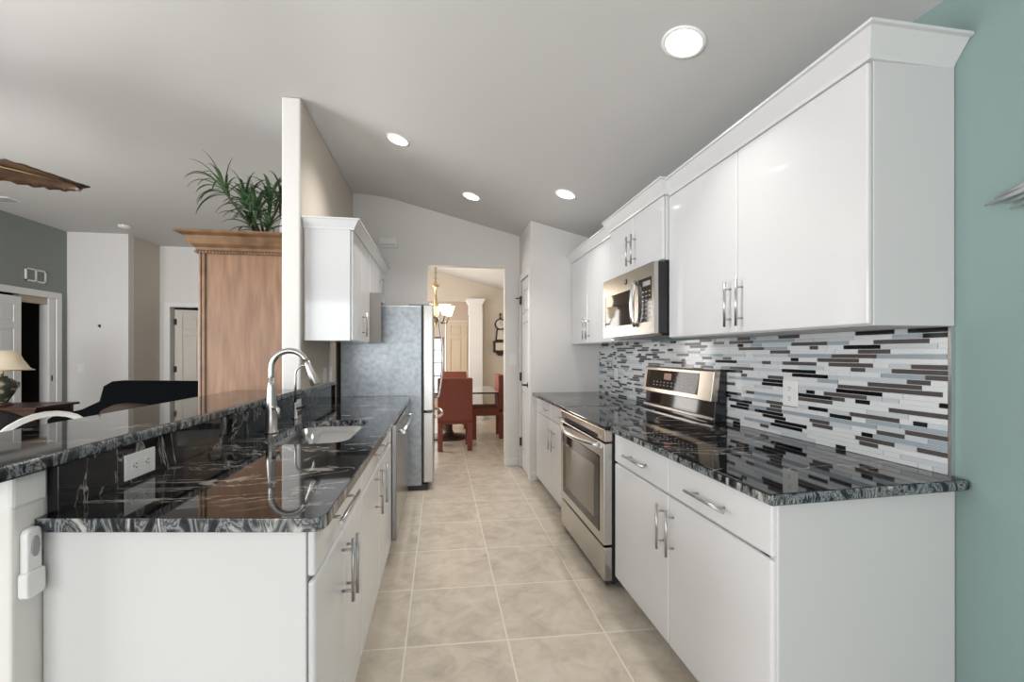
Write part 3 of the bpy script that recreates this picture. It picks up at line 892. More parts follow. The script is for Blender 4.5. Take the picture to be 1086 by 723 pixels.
b = MB(); b.cyl((fx, fy, 0.975), (fx + 0.045, fy - 0.01, 0.985), 0.008, 10); b.tube([(fx + 0.04, fy - 0.01, 0.985), (fx + 0.075, fy - 0.015, 1.0)], [0.009, 0.006], 10); b.build('lever', 'black_plastic', t)

# ------------------------------------------------------------------ range
RY0, RY1 = 2.362, 3.25
rg = thing('oven_range', 'stainless steel freestanding oven range with black glass cooktop', 'stove', (1.3, 2.8, 0))
FX = 0.90
b = MB(); b.box(0.955, 1.655, RY0, RY1, 0.03, 0.888)
for y in (RY0 + 0.06, RY1 - 0.06):
    for x in (0.98, 1.6): b.cyl((x, y, 0.0), (x, y, 0.04), 0.018, 12)
b.build('body', 'black_plastic', rg)
b = MB(); b.box(0.905, 1.60, RY0 - 0.002, RY1 + 0.002, 0.886, 0.912)
o = b.build('cooktop', 'black_gloss', rg, bevel=0.006)
b = MB(); b.prism([(FX, 0.895), (0.955, 0.895), (0.955, 0.822), (FX + 0.006, 0.822)], RY0, RY1, 'y'); b.build('front_rail', 'steel_warm', rg, bevel=0.006)
od = MB().box(FX, 0.953, RY0, RY1, 0.245, 0.815).build('oven_door', 'steel', rg, bevel=0.005)
MB().box(FX - 0.003, FX + 0.01, RY0 + 0.065, RY1 - 0.065, 0.30, 0.735).build('window_border', 'glass_dark', od, bevel=0.003)
MB().box(FX - 0.005, FX + 0.01, RY0 + 0.145, RY1 - 0.145, 0.355, 0.665).build('window_glass', 'oven_glass', od, bevel=0.002)
b = MB()
n = 14
pts = []; 
for k in range(n + 1):
    s_ = k / n; y = RY0 + 0.05 + (RY1 - RY0 - 0.10) * s_
    bow = math.sin(math.pi * s_) ** 0.7
    pts.append((FX - 0.006 - 0.055 * bow, y, 0.795 - 0.012 * bow))
b.tube(pts, 0.0155, 12, flat=1.0); b.build('handle', 'steel_bright', od)
b = MB()
for k in range(26):
    y = RY0 + 0.12 + (RY1 - RY0 - 0.24) * k / 25
    b.box(FX - 0.001, FX + 0.003, y, y + 0.014, 0.828, 0.85)
b.build('vent_slots', 'slot_dark', rg)
MB().box(FX + 0.002, 0.953, RY0, RY1, 0.045, 0.232).build('drawer', 'steel', rg, bevel=0.005)
MB().box(FX + 0.02, 0.953, RY0 + 0.01, RY1 - 0.01, 0.02, 0.05).build('kick_plate', 'slot_dark', rg)
for cx, cy, r_ in ((1.12, 2.58, 0.105), (1.12, 3.02, 0.08), (1.42, 2.58, 0.08), (1.42, 3.02, 0.105)):
    b = MB(); b.lathe([(r_ - 0.0015, 0.0), (r_ - 0.0015, 0.0006), (r_ + 0.0015, 0.0006), (r_ + 0.0015, 0.0)], (cx, cy, 0.9118), 40)
    b.build('burner_ring', 'grey_plastic', rg)
# back guard (leans back)
bgp = [(1.575, 0.905), (1.660, 0.905), (1.660, 1.215), (1.655, 1.222), (1.60, 1.222)]
MB().prism(bgp, RY0 + 0.005, RY1 - 0.005, 'y').build('back_guard', 'black_gloss', rg, bevel=0.005)
cp = MB().prism([(1.553, 1.035), (1.60, 1.035), (1.622, 1.220), (1.585, 1.220), (1.578, 1.215)], RY0 + 0.004, RY1 - 0.004, 'y').build('control_panel', 'steel_warm', rg, bevel=0.006)
def onslant(y, s):  # s 0..1 up the slanted face
    return Vector((1.553 + 0.025 * s, y, 1.035 + 0.18 * s))
def slant_quad(b, y0, y1, s0, s1, off, mi=0):
    nv = Vector((-0.99, 0, 0.137)); a = [onslant(y0, s0), onslant(y1, s0), onslant(y1, s1), onslant(y0, s1)]
    vs = [p - nv * 0.002 for p in a] + [p + nv * off for p in a]
    b.add(vs, [(4, 5, 6, 7), (0, 1, 5, 4), (1, 2, 6, 5), (2, 3, 7, 6), (3, 0, 4, 7)], mi)
b = MB(); slant_quad(b, RY0 + 0.145, RY1 - 0.055, 0.16, 0.90, 0.002); dsp = b.build('display', 'glass_dark', rg)
b = MB(); slant_quad(b, RY0 + 0.47, RY0 + 0.57, 0.55, 0.80, 0.003); b.build('clock', 'red_display', dsp)
for y in [RY0 + 0.20 + 0.05 * k for k in range(11)]:
    for s_ in (0.30, 0.42):
        b = MB(); slant_quad(b, y, y + 0.016, s_, s_ + 0.03, 0.003); b.build('key_mark', 'key_marks', dsp)
for y in (RY0 + 0.19, RY0 + 0.24, RY0 + 0.36):
    b = MB(); slant_quad(b, y, y + 0.04, 0.66, 0.70, 0.003); b.build('key_mark', 'key_marks', dsp)
MB().box(1.560, 1.58, RY0 + 0.005, RY1 - 0.005, 0.925, 0.945).build('lower_trim', 'steel', rg, bevel=0.004)

# ------------------------------------------------------------------ microwave
MY0, MY1, MZ0, MZ1 = 2.494, 3.332, 1.44, 1.876
mw = thing('microwave', 'stainless steel over the range microwave with dark door window', 'microwave', (1.45, 2.9, MZ0))
MB().box(1.295, 1.677, MY0, MY1, MZ0, MZ1).build('case', 'black_gloss', mw, bevel=0.004)
MB().box(1.33, 1.63, MY0 + 0.03, MY1 - 0.03, MZ0 - 0.012, MZ0 + 0.002).build('bottom_grille', 'black_plastic', mw)
CPY = MY0 + 0.215
# the front: frame around the window, top band, control side (all one plane, bowed slightly)
md = MB()
md.box(1.268, 1.296, CPY, MY1, MZ0, MZ0 + 0.075); md.box(1.268, 1.296, CPY, MY1, MZ1 - 0.125, MZ1); md.box(1.268, 1.296, MY1 - 0.035, MY1, MZ0 + 0.075, MZ1 - 0.125)
md.box(1.268, 1.296, CPY, CPY + 0.06, MZ0 + 0.075, MZ1 - 0.125)
mdoor = md.build('door', 'steel', mw)
MB().box(1.271, 1.292, CPY + 0.06, MY1 - 0.035, MZ0 + 0.075, MZ1 - 0.125).build('window', 'glass_dark', mdoor)
b = MB(); pts = []
for k in range(9):
    s_ = k / 8; pts.append((1.262 - 0.028 * math.sin(math.pi * s_) ** 0.6, CPY + 0.035, MZ0 + 0.055 + (MZ1 - MZ0 - 0.14) * s_))
b.tube(pts, 0.013, 12); b.build('handle', 'steel_bright', mdoor)
b = MB(); b.box(1.268, 1.296, MY0, CPY - 0.002, MZ0, MZ0 + 0.075); b.box(1.268, 1.296, MY0, CPY - 0.002, MZ1 - 0.085, MZ1); b.box(1.268, 1.296, MY0, MY0 + 0.03, MZ0 + 0.075, MZ1 - 0.085)
b.build('control_frame', 'steel', mw)
k_ = MB().box(1.270, 1.292, MY0 + 0.03, CPY - 0.002, MZ0 + 0.075, MZ1 - 0.085).build('control_panel', 'black_gloss', mw)
b = MB()
for r_ in range(7):
    for c_ in range(3):
        y = MY0 + 0.05 + c_ * 0.045; z = MZ0 + 0.1 + r_ * 0.027
        MB().box(1.2685, 1.271, y, y + 0.022, z, z + 0.006).build('key_mark', 'key_marks', k_)
b = MB(); b.box(1.2685, 1.271, MY0 + 0.05, MY0 + 0.15, MZ1 - 0.135, MZ1 - 0.105); b.build('display', 'grey_plastic', k_)
b = MB(); yc, zc = 2.905, MZ1 - 0.062
for s_, r_ in ((1, 0.019),): 
    b.prism([(yc + r_ * math.cos(a / 20 * 2 * math.pi), zc + r_ * math.sin(a / 20 * 2 * math.pi)) for a in range(20)], 1.264, 1.27, 'x')
lg = b.build('logo_badge', 'dark_metal', mw)
# monogram strokes on the badge
b = MB()
b.tube([(1.2635, yc + 0.011 * math.cos(R(a)) + 0.003, zc + 0.010 * math.sin(R(a))) for a in range(-60, 250, 20)], 0.0012, 6)
b.tube([(1.2635, yc - 0.006 + 0.005 * math.cos(R(a)), zc + 0.007 + 0.005 * math.sin(R(a))) for a in range(40, 300, 20)], 0.0011, 6)
b.tube([(1.2635, yc - 0.006 + 0.006 * math.cos(R(a)), zc - 0.005 + 0.006 * math.sin(R(a))) for a in range(80, 330, 20)], 0.0011, 6)
b.build('monogram', 'steel_bright', lg)

# ------------------------------------------------------------------ refrigerator
fr = thing('refrigerator', 'stainless french door refrigerator with grey side mottled by painted reflections at the end of the left counter', 'refrigerator', (-0.5, 4.7, 0))
b = MB(); b.box(-0.92, -0.175, 4.335, 5.10, 0.05, 1.775); b.build('body', 'fridge_side', fr, bevel=0.008)
MB().box(-0.9, -0.12, 4.35, 5.09, 0.0, 0.06).build('base_grille', 'black_plastic', fr)
for y in (4.345, 4.98): MB().box(-0.30, -0.10, y, y + 0.105, 1.775, 1.80).build('hinge_cover', 'grey_plastic', fr, bevel=0.006)
for y0, y1, hy in ((4.335, 4.715, 4.675), (4.720, 5.10, 4.76)):
    d = MB().box(-0.165, -0.065, y0, y1, 0.765, 1.79).build('door', 'steel', fr, bevel=0.012, seg=3)
    b = MB(); pts = [(-0.06, hy, 0.86), (-0.02, hy, 0.875)]
    for k in range(11):
        s_ = k / 10; pts.append((-0.015 + 0.04 * math.sin(math.pi * s_), hy, 0.90 + 0.76 * s_))
    pts += [(-0.02, hy, 1.685), (-0.06, hy, 1.70)]
    b.tube(pts, 0.0125, 12); b.build('handle', 'steel_bright', d)
d = MB().box(-0.165, -0.065, 4.335, 5.10, 0.075, 0.745).build('freezer_drawer', 'steel', fr, bevel=0.012, seg=3)
b = MB(); pts = [(-0.06, 4.40, 0.70)]
for k in range(13):
    s_ = k / 12; pts.append((-0.03 + 0.055 * math.sin(math.pi * s_) ** 0.5, 4.405 + 0.63 * s_, 0.70))
pts += [(-0.06, 5.04, 0.70)]
b.tube(pts, 0.015, 12); b.build('handle', 'steel_bright', d)
MB().box(-0.172, -0.16, 4.345, 5.09, 0.08, 1.785).build('door_gasket', 'black_plastic', fr)

# ------------------------------------------------------------------ dishwasher
dw = thing('dishwasher', 'stainless dishwasher with bar handle between sink cabinet and refrigerator', 'dishwasher', (-0.6, 3.5, 0))
MB().box(-0.95, -0.31, 2.935, 3.98, 0.10, 0.875).build('tub', 'grey_plastic', dw)
d = MB().box(-0.31, -0.278, 2.94, 3.975, 0.11, 0.862).build('door', 'steel_dark_reflection', dw, bevel=0.005)
b = MB(); b.cyl((-0.238, 3.0, 0.80), (-0.238, 3.915, 0.80), 0.011, 12)
for y in (3.05, 3.86): b.cyl((-0.28, y, 0.80), (-0.238, y, 0.80), 0.009, 10)
b.build('handle', 'steel_bright', d)
MB().box(-0.95, -0.345, 2.935, 3.98, 0.0, 0.10).build('toe_kick', 'black_plastic', dw)
t = thing('filler_panel', 'dark filler panel between the dishwasher and the refrigerator', 'panel', (-0.6, 4.15, 0))
MB().box(-0.95, -0.33, 3.985, 4.30, 0.0, 0.876).build('panel', 'grey_plastic', t, bevel=0.003)

# ------------------------------------------------------------------ recessed lights
labels = ['large recessed ceiling light nearest the viewer, above the right cabinets', 'recessed ceiling light near the divider wall', 'recessed ceiling light nearest the end wall', 'recessed ceiling light above the far right cabinets']
slope_m = Matrix.Rotation(math.atan(0.25), 4, 'Y')
for (x, y), lb_ in zip(CANS, labels):
    z = ceil_z(x)
    t = thing('recessed_light', lb_, 'ceiling light', (x, y, z), 'recessed ceiling lights')
    mm = Matrix.Translation((x, y, z)) @ slope_m
    b = MB(); b.lathe([(0.094, -0.001), (0.094, -0.005), (0.080, -0.007), (0.074, -0.003), (0.074, 0.0)]); b.xf(mm).build('trim_ring', 'can_white', t)
    b = MB(); b.lathe([(0.074, -0.003), (0.072, 0.02), (0.060, 0.075), (0.054, 0.09), (0.0, 0.09)]); b.xf(mm).build('reflector', 'can_white', t)
    b = MB(); b.lathe([(0.0, 0.058), (0.03, 0.060), (0.048, 0.066), (0.053, 0.075), (0.053, 0.085), (0.0, 0.085)]); b.xf(mm).build('bulb', 'bulb_white', t)
    l = bpy.data.lights.new('can_glow', 'AREA'); l.shape = 'DISK'; l.size = 0.12; l.energy = 6.5; l.color = (1.0, 0.965, 0.92); l.spread = R(105)
    o = bpy.data.objects.new('can_glow', l); C.objects.link(o); o.parent = t
    o.location = mm.to_3x3() @ Vector((0, 0, 0.045)); o.rotation_euler = (0, math.atan(0.25), 0)

# ------------------------------------------------------------------ armoire
am = thing('armoire', 'tall honey wood armoire with moulded cornice behind the bar', 'armoire', (-1.36, 3.9, 0))
ax0, ax1, ay0, ay1 = -1.672, -1.10, 3.42, 4.75
b = MB(); b.box(ax0 + 0.035, ax1, ay0 + 0.008, ay1, 0.08, 2.03); b.build('body', 'armoire_wood', am)
b = MB()
for (xx, w_) in ((ax0 + 0.002, 0.014), (ax0 + 0.022, 0.018)):
    b.box(xx, xx + w_, ay0 - 0.004, ay1, 0.0, 2.03)
b.box(ax0 - 0.004, ax0 + 0.045, ay0 + 0.002, ay1, 0.0, 2.03)
b.build('corner_post', 'armoire_trim', am, bevel=0.004)
b = MB()
prof = [(0.0, 2.02), (0.018, 2.022), (0.022, 2.035), (0.012, 2.045), (0.018, 2.062), (0.045, 2.082), (0.058, 2.105), (0.072, 2.132), (0.105, 2.146), (0.11, 2.152), (0.11, 2.165), (0.0, 2.165)]
rings = []
for o_, z in prof: rings.append([(ax1, ay0 - o_, z), (ax0 - o_, ay0 - o_, z), (ax0 - o_, ay1 + o_, z), (ax1, ay1 + o_, z)])
vs = [p for r_ in rings for p in r_]; fs = []
for i in range(len(rings) - 1):
    for k in range(3): fs.append((i * 4 + k, i * 4 + k + 1, (i + 1) * 4 + k + 1, (i + 1) * 4 + k))
fs.append(tuple((len(rings) - 1) * 4 + k for k in range(4)))
b.add(vs, fs); b.build('cornice', 'armoire_trim', am)
b = MB()
k = 0
x = ax0
while x < ax1 - 0.02:
    b.lathe([(0, -0.006), (0.006, -0.004), (0.0075, 0), (0.006, 0.004), (0, 0.006)], (x, ay0 - 0.020, 2.029), 8); x += 0.021
b.build('bead_moulding', 'armoire_trim', am)
b = MB()
for y0, y1 in ((ay0 + 0.03, (ay0 + ay1) / 2 - 0.004), ((ay0 + ay1) / 2 + 0.004, ay1 - 0.03)):
    dd = MB().box(ax0 - 0.022, ax0 - 0.004, y0, y1, 0.12, 1.98).build('door', 'armoire_wood', am, bevel=0.006)
    yk = y1 - 0.05 if y0 < 3.8 else y0 + 0.05
    kb = MB(); kb.cyl((ax0 - 0.022, yk, 1.0), (ax0 - 0.05, yk, 1.0), 0.012, 12); kb.build('knob', 'brass', dd)

# plant on the armoire
pl = thing('potted_plant', 'spiky leaved dracaena in a dark pot on top of the armoire', 'plant', (-1.4, 3.85, 2.165))
rp_ = random.Random(3)
px, py, pz = -1.42, 3.85, 2.166
b = MB(); b.lathe([(0.0, 0), (0.055, 0), (0.075, 0.10), (0.08, 0.105), (0.08, 0.115), (0.07, 0.115), (0.066, 0.10), (0, 0.10)], (px, py, pz)); b.build('pot', 'pot_dark', pl)
heads = [((-1.67, 3.76, 2.60), (-0.45, -0.15, 0.9), 22, 0.30), ((-1.50, 3.74, 2.50), (-0.1, -0.3, 1), 24, 0.29), ((-1.40, 3.70, 2.42), (0.1, -0.4, 1), 24, 0.29), ((-1.33, 3.78, 2.54), (0.2, -0.1, 1), 22, 0.28), ((-1.29, 3.92, 2.60), (0.2, 0.3, 1), 20, 0.30), ((-1.45, 3.70, 2.32), (-0.2, -0.5, 0.8), 16, 0.25), ((-1.32, 3.70, 2.32), (0.1, -0.5, 0.8), 16, 0.25)]
for hp, ax, nl, ln in heads:
    hp = Vector(hp); ax = Vector(ax).normalized()
    b0 = Vector((px + rp_.uniform(-.03, .03), py + rp_.uniform(-.03, .03), pz + 0.09))
    b = MB(); mid = (b0 + hp) / 2 + Vector(((hp.x - px) * 0.12, 0, 0.03)); b.tube([b0, mid, hp], [0.012, 0.010, 0.009], 8); b.build('stem', 'stem_brown', pl)
    b = MB()
    q = ax.to_track_quat('Z', 'Y')
    for i in range(nl):
        az = i * 2.39996 + rp_.uniform(-.3, .3)
        el = R(82 - 62 * (i / nl) + rp_.uniform(-8, 8))
        d = q @ Vector((math.cos(az) * math.cos(el), math.sin(az) * math.cos(el), math.sin(el)))
        L = ln * rp_.uniform(0.75, 1.1); W = rp_.uniform(0.009, 0.0135)
        p = hp - ax * 0.06 * (i / nl); seg = 8; droop = rp_.uniform(2.0, 3.6)
        vs = []; fs = []
        for k in range(seg + 1):
            s_ = k / seg
            side = d.cross(Vector((0, 0, 1)))
            if side.length < 1e-3: side = Vector((1, 0, 0))
            side.normalize(); nrm = side.cross(d).normalized()
            ww = W * (0.55 + 0.45 * min(1, s_ * 4)) * (1 - s_ ** 3) + 0.0006
            vs += [p + side * ww + nrm * ww * 0.35, p - nrm * 0.001, p - side * ww + nrm * ww * 0.35]
            p = p + d * (L / seg)
            p.x = min(p.x, -1.11); p.z = max(p.z, 2.19)
            d = (d + Vector((0, 0, -droop / seg * (0.35 + s_)))).normalized()
        for k in range(seg):
            fs += [(k * 3, k * 3 + 1, k * 3 + 4, k * 3 + 3), (k * 3 + 1, k * 3 + 2, k * 3 + 5, k * 3 + 4)]
        b.add(vs, fs, 0, True)
    b.build('foliage', 'leaf_green', pl)

# ------------------------------------------------------------------ ceiling fan
fan = thing('ceiling_fan', 'ceiling fan with carved brown leaf shaped blades at the left edge', 'ceiling fan', (-3.042, 2.941, 3.1))
hx, hy, hz = -3.042, 2.941, 2.49
b = MB(); b.lathe([(0, 0.6), (0.07, 0.6), (0.065, 0.56), (0.02, 0.53), (0, 0.53)], (hx, hy, hz)); b.cyl((hx, hy, hz + 0.1), (hx, hy, hz + 0.56), 0.013, 12); b.build('downrod', 'bronze', fan)
b = MB(); b.lathe([(0, 0.13), (0.05, 0.13), (0.11, 0.09), (0.125, 0.03), (0.115, -0.03), (0.06, -0.07), (0, -0.08)], (hx, hy, hz)); b.build('motor_housing', 'bronze', fan)
for i in range(5):
    a = R(35 + 72 * i)
    b = MB(); top = []; 
    n = 26; L = 0.64; cols = 7
    vs = []
    for k in range(n + 1):
        s_ = k / n
        hw = 0.165 * (math.sin(math.pi * min(1, (s_ * 0.93 + 0.06))) ** 0.62)
        notch = 1 - 0.09 * (1 if (k % 7) == 5 and 0.2 < s_ < 0.9 else 0)
        x = 0.16 + L * s_
        for c_ in range(cols):
            tt = (c_ / (cols - 1) - 0.5) * 2
            xx = x + 0.05 * (1 - abs(tt)) * (1 if s_ > 0.02 else 0)
            zz = 0.012 * math.sin((s_ * 9 - abs(tt) * 1.2) * 2 * math.pi) * abs(tt) * 0.5 - 0.03 * tt * tt - 0.04 * s_ * s_
            vs.append((xx, tt * hw * (notch if abs(tt) > 0.9 else 1), zz))
    m2 = len(vs)
    vs += [(x, y, z - 0.008) for x, y, z in vs]
    fs = []
    for k in range(n):
        for c_ in range(cols - 1):
            q_ = (k * cols + c_, k * cols + c_ + 1, (k + 1) * cols + c_ + 1, (k + 1) * cols + c_)
            fs.append(q_); fs.append(tuple(m2 + j for j in reversed(q_)))
        for c_ in (0, cols - 1):
            fs.append((k * cols + c_, (k + 1) * cols + c_, m2 + (k + 1) * cols + c_, m2 + k * cols + c_))
    for kk in (0, n):
        for c_ in range(cols - 1):
            fs.append((kk * cols + c_, kk * cols + c_ + 1, m2 + kk * cols + c_ + 1, m2 + kk * cols + c_))
    b.add(vs, fs, 0, True)
    M_ = Matrix.Translation((hx, hy, hz + 0.0)) @ Matrix.Rotation(a, 4, 'Z') @ Matrix.Rotation(R(-7), 4, 'X')
    bl = b.xf(M_).build('blade', 'fan_leaf', fan)
    r = MB(); r.tube([(0.10, 0, -0.012), (0.3, 0, -0.012), (0.55, 0, -0.028), (0.80, 0, -0.052)], [0.012, 0.007, 0.005, 0.002], 8); r.xf(M_).build('midrib', 'brass', bl)

# ceiling register, smoke detector, return grille
t = thing('ceiling_register', 'small ceiling air register near the left edge', 'vent', (-4.97, 6.0, 3.1))
b = MB(); b.box(-5.12, -4.86, 5.9, 6.08, 3.092, 3.1); b.build('frame', 'trim_white', t)
b = MB()
for k in range(6): b.box(-5.10, -4.88, 5.915 + k * 0.026, 5.929 + k * 0.026, 3.088, 3.093)
b.build('louvres', 'grey_plastic', t)
t = thing('smoke_detector', 'round white smoke detector on the living room ceiling', 'smoke detector', (-4.344, 6.957, 3.1))
b = MB(); b.lathe([(0.075, 0), (0.075, -0.012), (0.065, -0.03), (0.03, -0.042), (0, -0.043)], (-4.344, 6.957, 3.1)); b.build('cover', 'white_plastic', t)
b = MB(); b.lathe([(0.078, 0), (0.078, -0.008), (0.0, -0.008)], (-4.344, 6.957, 3.1)); b.build('base', 'grey_plastic', t)
t = thing('return_grille', 'white return air grille high on the grey green wall', 'vent', (-5.4, 6.935, 2.36))
b = MB()
for y0, y1 in ((6.78, 6.80), (6.925, 6.945), (7.07, 7.09)): b.box(-5.4, -5.385, y0, y1, 2.28, 2.455)
b.box(-5.4, -5.385, 6.78, 7.09, 2.28, 2.30); b.box(-5.4, -5.385, 6.78, 7.09, 2.435, 2.455)
b.build('frame', 'trim_white', t)
b = MB()
for k in range(9): b.box(-5.398, -5.39, 6.8, 7.07, 2.305 + k * 0.0145, 2.312 + k * 0.0145)
b.build('louvres', 'grey_plastic', t)

# ------------------------------------------------------------------ living room furniture
# side table and lamp
st = thing('side_table', 'dark wood side table under the cream shaded lamp', 'table', (-4.7, 5.85, 0))
MB().box(-5.1, -4.32, 5.55, 6.15, 0.705, 0.735).build('tabletop', 'dark_wood', st, bevel=0.006)
MB().box(-5.05, -4.37, 5.6, 6.1, 0.62, 0.705).build('apron', 'dark_wood', st)
for x in (-5.06, -4.41):
    for y in (5.59, 6.06): MB().box(x, x + 0.05, y, y + 0.05, 0, 0.705).build('leg', 'dark_wood', st)
lp = thing('table_lamp', 'table lamp with cream shade and glazed ginger jar base', 'lamp', (-4.835, 5.8, 0.735))
lx, ly, lz = -4.835, 5.8, 0.735
b = MB(); b.lathe([(0, 0), (0.085, 0), (0.085, 0.02), (0.06, 0.035), (0, 0.035)], (lx, ly, lz)); b.build('foot', 'dark_wood', lp)
b = MB(); b.lathe([(0.045, 0.035), (0.055, 0.06), (0.10, 0.14), (0.125, 0.215), (0.115, 0.265), (0.07, 0.30), (0.045, 0.31), (0.045, 0.33), (0, 0.33)], (lx, ly, lz)); b.build('jar', 'jar_glaze', lp)
b = MB(); b.cyl((lx, ly, lz + 0.33), (lx, ly, lz + 0.42), 0.012, 12); b.build('neck', 'brass', lp)
b = MB(); b.lathe([(0.25, 0.395), (0.215, 0.42), (0.16, 0.52), (0.125, 0.615), (0.12, 0.615), (0.155, 0.52), (0.21, 0.42), (0.245, 0.395), (0.25, 0.395)], (lx, ly, lz), 32); b.build('lamp_shade', 'lamp_shade_cream', lp)
b = MB(); b.lathe([(0.252, 0.392), (0.254, 0.40), (0.248, 0.403), (0.246, 0.392)], (lx, ly, lz), 32); b.build('shade_trim', 'brass', lp)

# black sofa
so = thing('sofa', 'black upholstered sofa behind the bar below the pale wall', 'sofa', (-3.2, 5.6, 0))
def soft(x0, x1, y0, y1, z0, z1, name, m, parent, bev=0.08):
    return MB().box(x0, x1, y0, y1, z0, z1).build(name, m, parent, bevel=bev, seg=5)
soft(-3.72, -1.8, 5.55, 6.45, 0.08, 0.45, 'seat', 'black_fabric', so)
b = MB(); b.prism([(-3.68, 0.45), (-3.70, 0.80), (-3.66, 0.96), (-3.58, 1.01), (-3.0, 1.0), (-1.85, 0.98), (-1.8, 0.9), (-1.8, 0.45)], 5.5, 5.78, 'y'); b.build('backrest', 'black_fabric', so, bevel=0.05, seg=4, angle=50)
b = MB(); b.prism([(-4.22, 0.08), (-4.22, 0.60), (-4.15, 0.645), (-3.9, 0.70), (-3.66, 0.82), (-3.66, 0.08)], 5.55, 6.45, 'y'); b.build('chaise_arm', 'black_fabric', so, bevel=0.02, seg=3, angle=50)
for x in (-4.15, -1.9):
    for y in (5.62, 6.36): MB().box(x, x + 0.05, y, y + 0.05, 0, 0.09).build('leg', 'dark_wood', so)

# brown round backed chair
def barrel_chair(name, label, cx, cy, zt, m, w_=0.62, rz=0.0):
    t = thing(name, label, 'chair', (cx, cy, 0))
    b = MB(); n = 20; vs = []; fs = []
    th = 0.07
    for k in range(n + 1):
        a = math.pi * k / n
        top = 0.62 + (zt - 0.62) * max(0.0, math.sin(a)) ** 0.6
        for r_, z in ((w_ / 2, 0.12), (w_ / 2 + 0.01, top - 0.02), (w_ / 2 - th * 0.5, top), (w_ / 2 - th, top - 0.02), (w_ / 2 - th, 0.12)):
            vs.append((cx + r_ * math.cos(a), cy - r_ * math.sin(a), z))
    for k in range(n):
        for j in range(5):
            fs.append((k * 5 + j, k * 5 + (j + 1) % 5, (k + 1) * 5 + (j + 1) % 5, (k + 1) * 5 + j))
    fs.append(tuple(range(5))); fs.append(tuple(n * 5 + j for j in range(5)))
    b.add(vs, fs, 0, True); b.build('backrest', m, t)
    b = MB(); b.prism([(cx + (w_ / 2 - 0.07) * math.cos(math.pi * k / 12), cy - (w_ / 2 - 0.07) * math.sin(math.pi * k / 12)) for k in range(13)] + [(cx - w_ / 2 + .07, cy + 0.28), (cx + w_ / 2 - .07, cy + 0.28)], 0.14, 0.46, 'z')
    b.build('seat', m, t, bevel=0.03, seg=3)
    for sx_, sy_ in ((-.2, -.15), (.2, -.15), (-.2, .2), (.2, .2)):
        MB().cyl((cx + sx_, cy + sy_, 0), (cx + sx_, cy + sy_, 0.15), 0.02, 10).build('leg', 'dark_wood', t)
    return t
barrel_chair('barrel_chair', 'brown leather barrel chair with rounded back in front of the black sofa', -2.57, 4.45, 0.905, 'brown_leather', 0.66)
barrel_chair('barrel_chair', 'charcoal fabric chair with rounded back at the left edge below the lamp', -2.44, 3.06, 1.02, 'charcoal_fabric', 0.52)

# bar stool with white hoop back
bsl = thing('bar_stool', 'bar stool with a white hoop back behind the raised bar', 'stool', (-1.75, 1.97, 0))
sx0, sy0 = -1.80, 1.97
b = MB(); pts = []
for k in range(15):
    a = math.pi * k / 14
    pts.append((-1.50 - 0.0, sy0 + 0.235 * math.cos(a) * (1.0), 0.92 + 0.165 * math.sin(a) ** 0.8))
b.tube([(-1.53, pts[0][1] - 0.01, 0.70)] + pts + [(-1.53, pts[-1][1] + 0.01, 0.70)], 0.011, 10); b.build('back_hoop', 'white_plastic', bsl)
b = MB(); b.lathe([(0, 0.66), (0.20, 0.66), (0.215, 0.69), (0.20, 0.72), (0, 0.735)], (sx0 + 0.06, sy0, 0)); b.build('seat', 'charcoal_fabric', bsl)
for dx, dy in ((-1, -1), (1, -1), (-1, 1), (1, 1)):
    b = MB(); b.tube([(sx0 + 0.06 + dx * 0.13, sy0 + dy * 0.13, 0.67), (sx0 + 0.06 + dx * 0.19, sy0 + dy * 0.19, 0)], 0.013, 10); b.build('leg', 'white_plastic', bsl)
b = MB(); b.tube([(sx0 + 0.06 + 0.175 * math.cos(a / 16 * 2 * math.pi), sy0 + 0.175 * math.sin(a / 16 * 2 * math.pi), 0.25) for a in range(17)], 0.009, 8, cap=False); b.build('foot_ring', 'white_plastic', bsl)

# ------------------------------------------------------------------ dining room
dt = thing('dining_table', 'dark topped dining table between the red chairs', 'table', (0.15, 7.0, 0))
tt_ = MB().box(-0.6, 0.85, 6.425, 7.615, 0.728, 0.75).build('tabletop', 'table_dark', dt, bevel=0.004)
MB().box(-0.59, 0.84, 6.435, 7.605, 0.75, 0.754).build('glass_top', 'table_pale_reflection', tt_)
b = MB(); b.lathe([(0, 0), (0.30, 0), (0.30, 0.03), (0.10, 0.06), (0.07, 0.12), (0.06, 0.45), (0.09, 0.62), (0.20, 0.72), (0.20, 0.729), (0, 0.729)], (0.12, 7.02, 0)); b.build('pedestal', 'dark_wood', dt)

ch = thing('dining_chair', 'red upholstered dining chair with its back to the kitchen', 'chair', (0, 0, 0), 'red dining chairs')
# local: back at y=0, seat towards +y
MB().box(-0.235, 0.235, 0.0, 0.09, 0.40, 0.985).build('backrest', 'red_fabric', ch, bevel=0.018, seg=3)
MB().box(-0.235, 0.235, 0.02, 0.50, 0.36, 0.49).build('seat', 'red_fabric', ch, bevel=0.02, seg=3)
for sx_ in (-1, 1):
    for y in (0.005, 0.425):
        MB().prism([(sx_ * 0.232, y), (sx_ * 0.165, y), (sx_ * 0.165, y + 0.068), (sx_ * 0.232, y + 0.068)], 0, 0.38, 'z').build('leg', 'red_fabric', ch, bevel=0.008)
ch.location = (0.197, 6.0, 0)
dup(ch, (0.97, 7.0, 0), R(90), 'red upholstered dining chair turned sideways at the right side of the table', 'red dining chairs')
dup(ch, (0.24, 8.25, 0), R(180), 'red upholstered dining chair at the far end of the table facing the kitchen', 'red dining chairs')

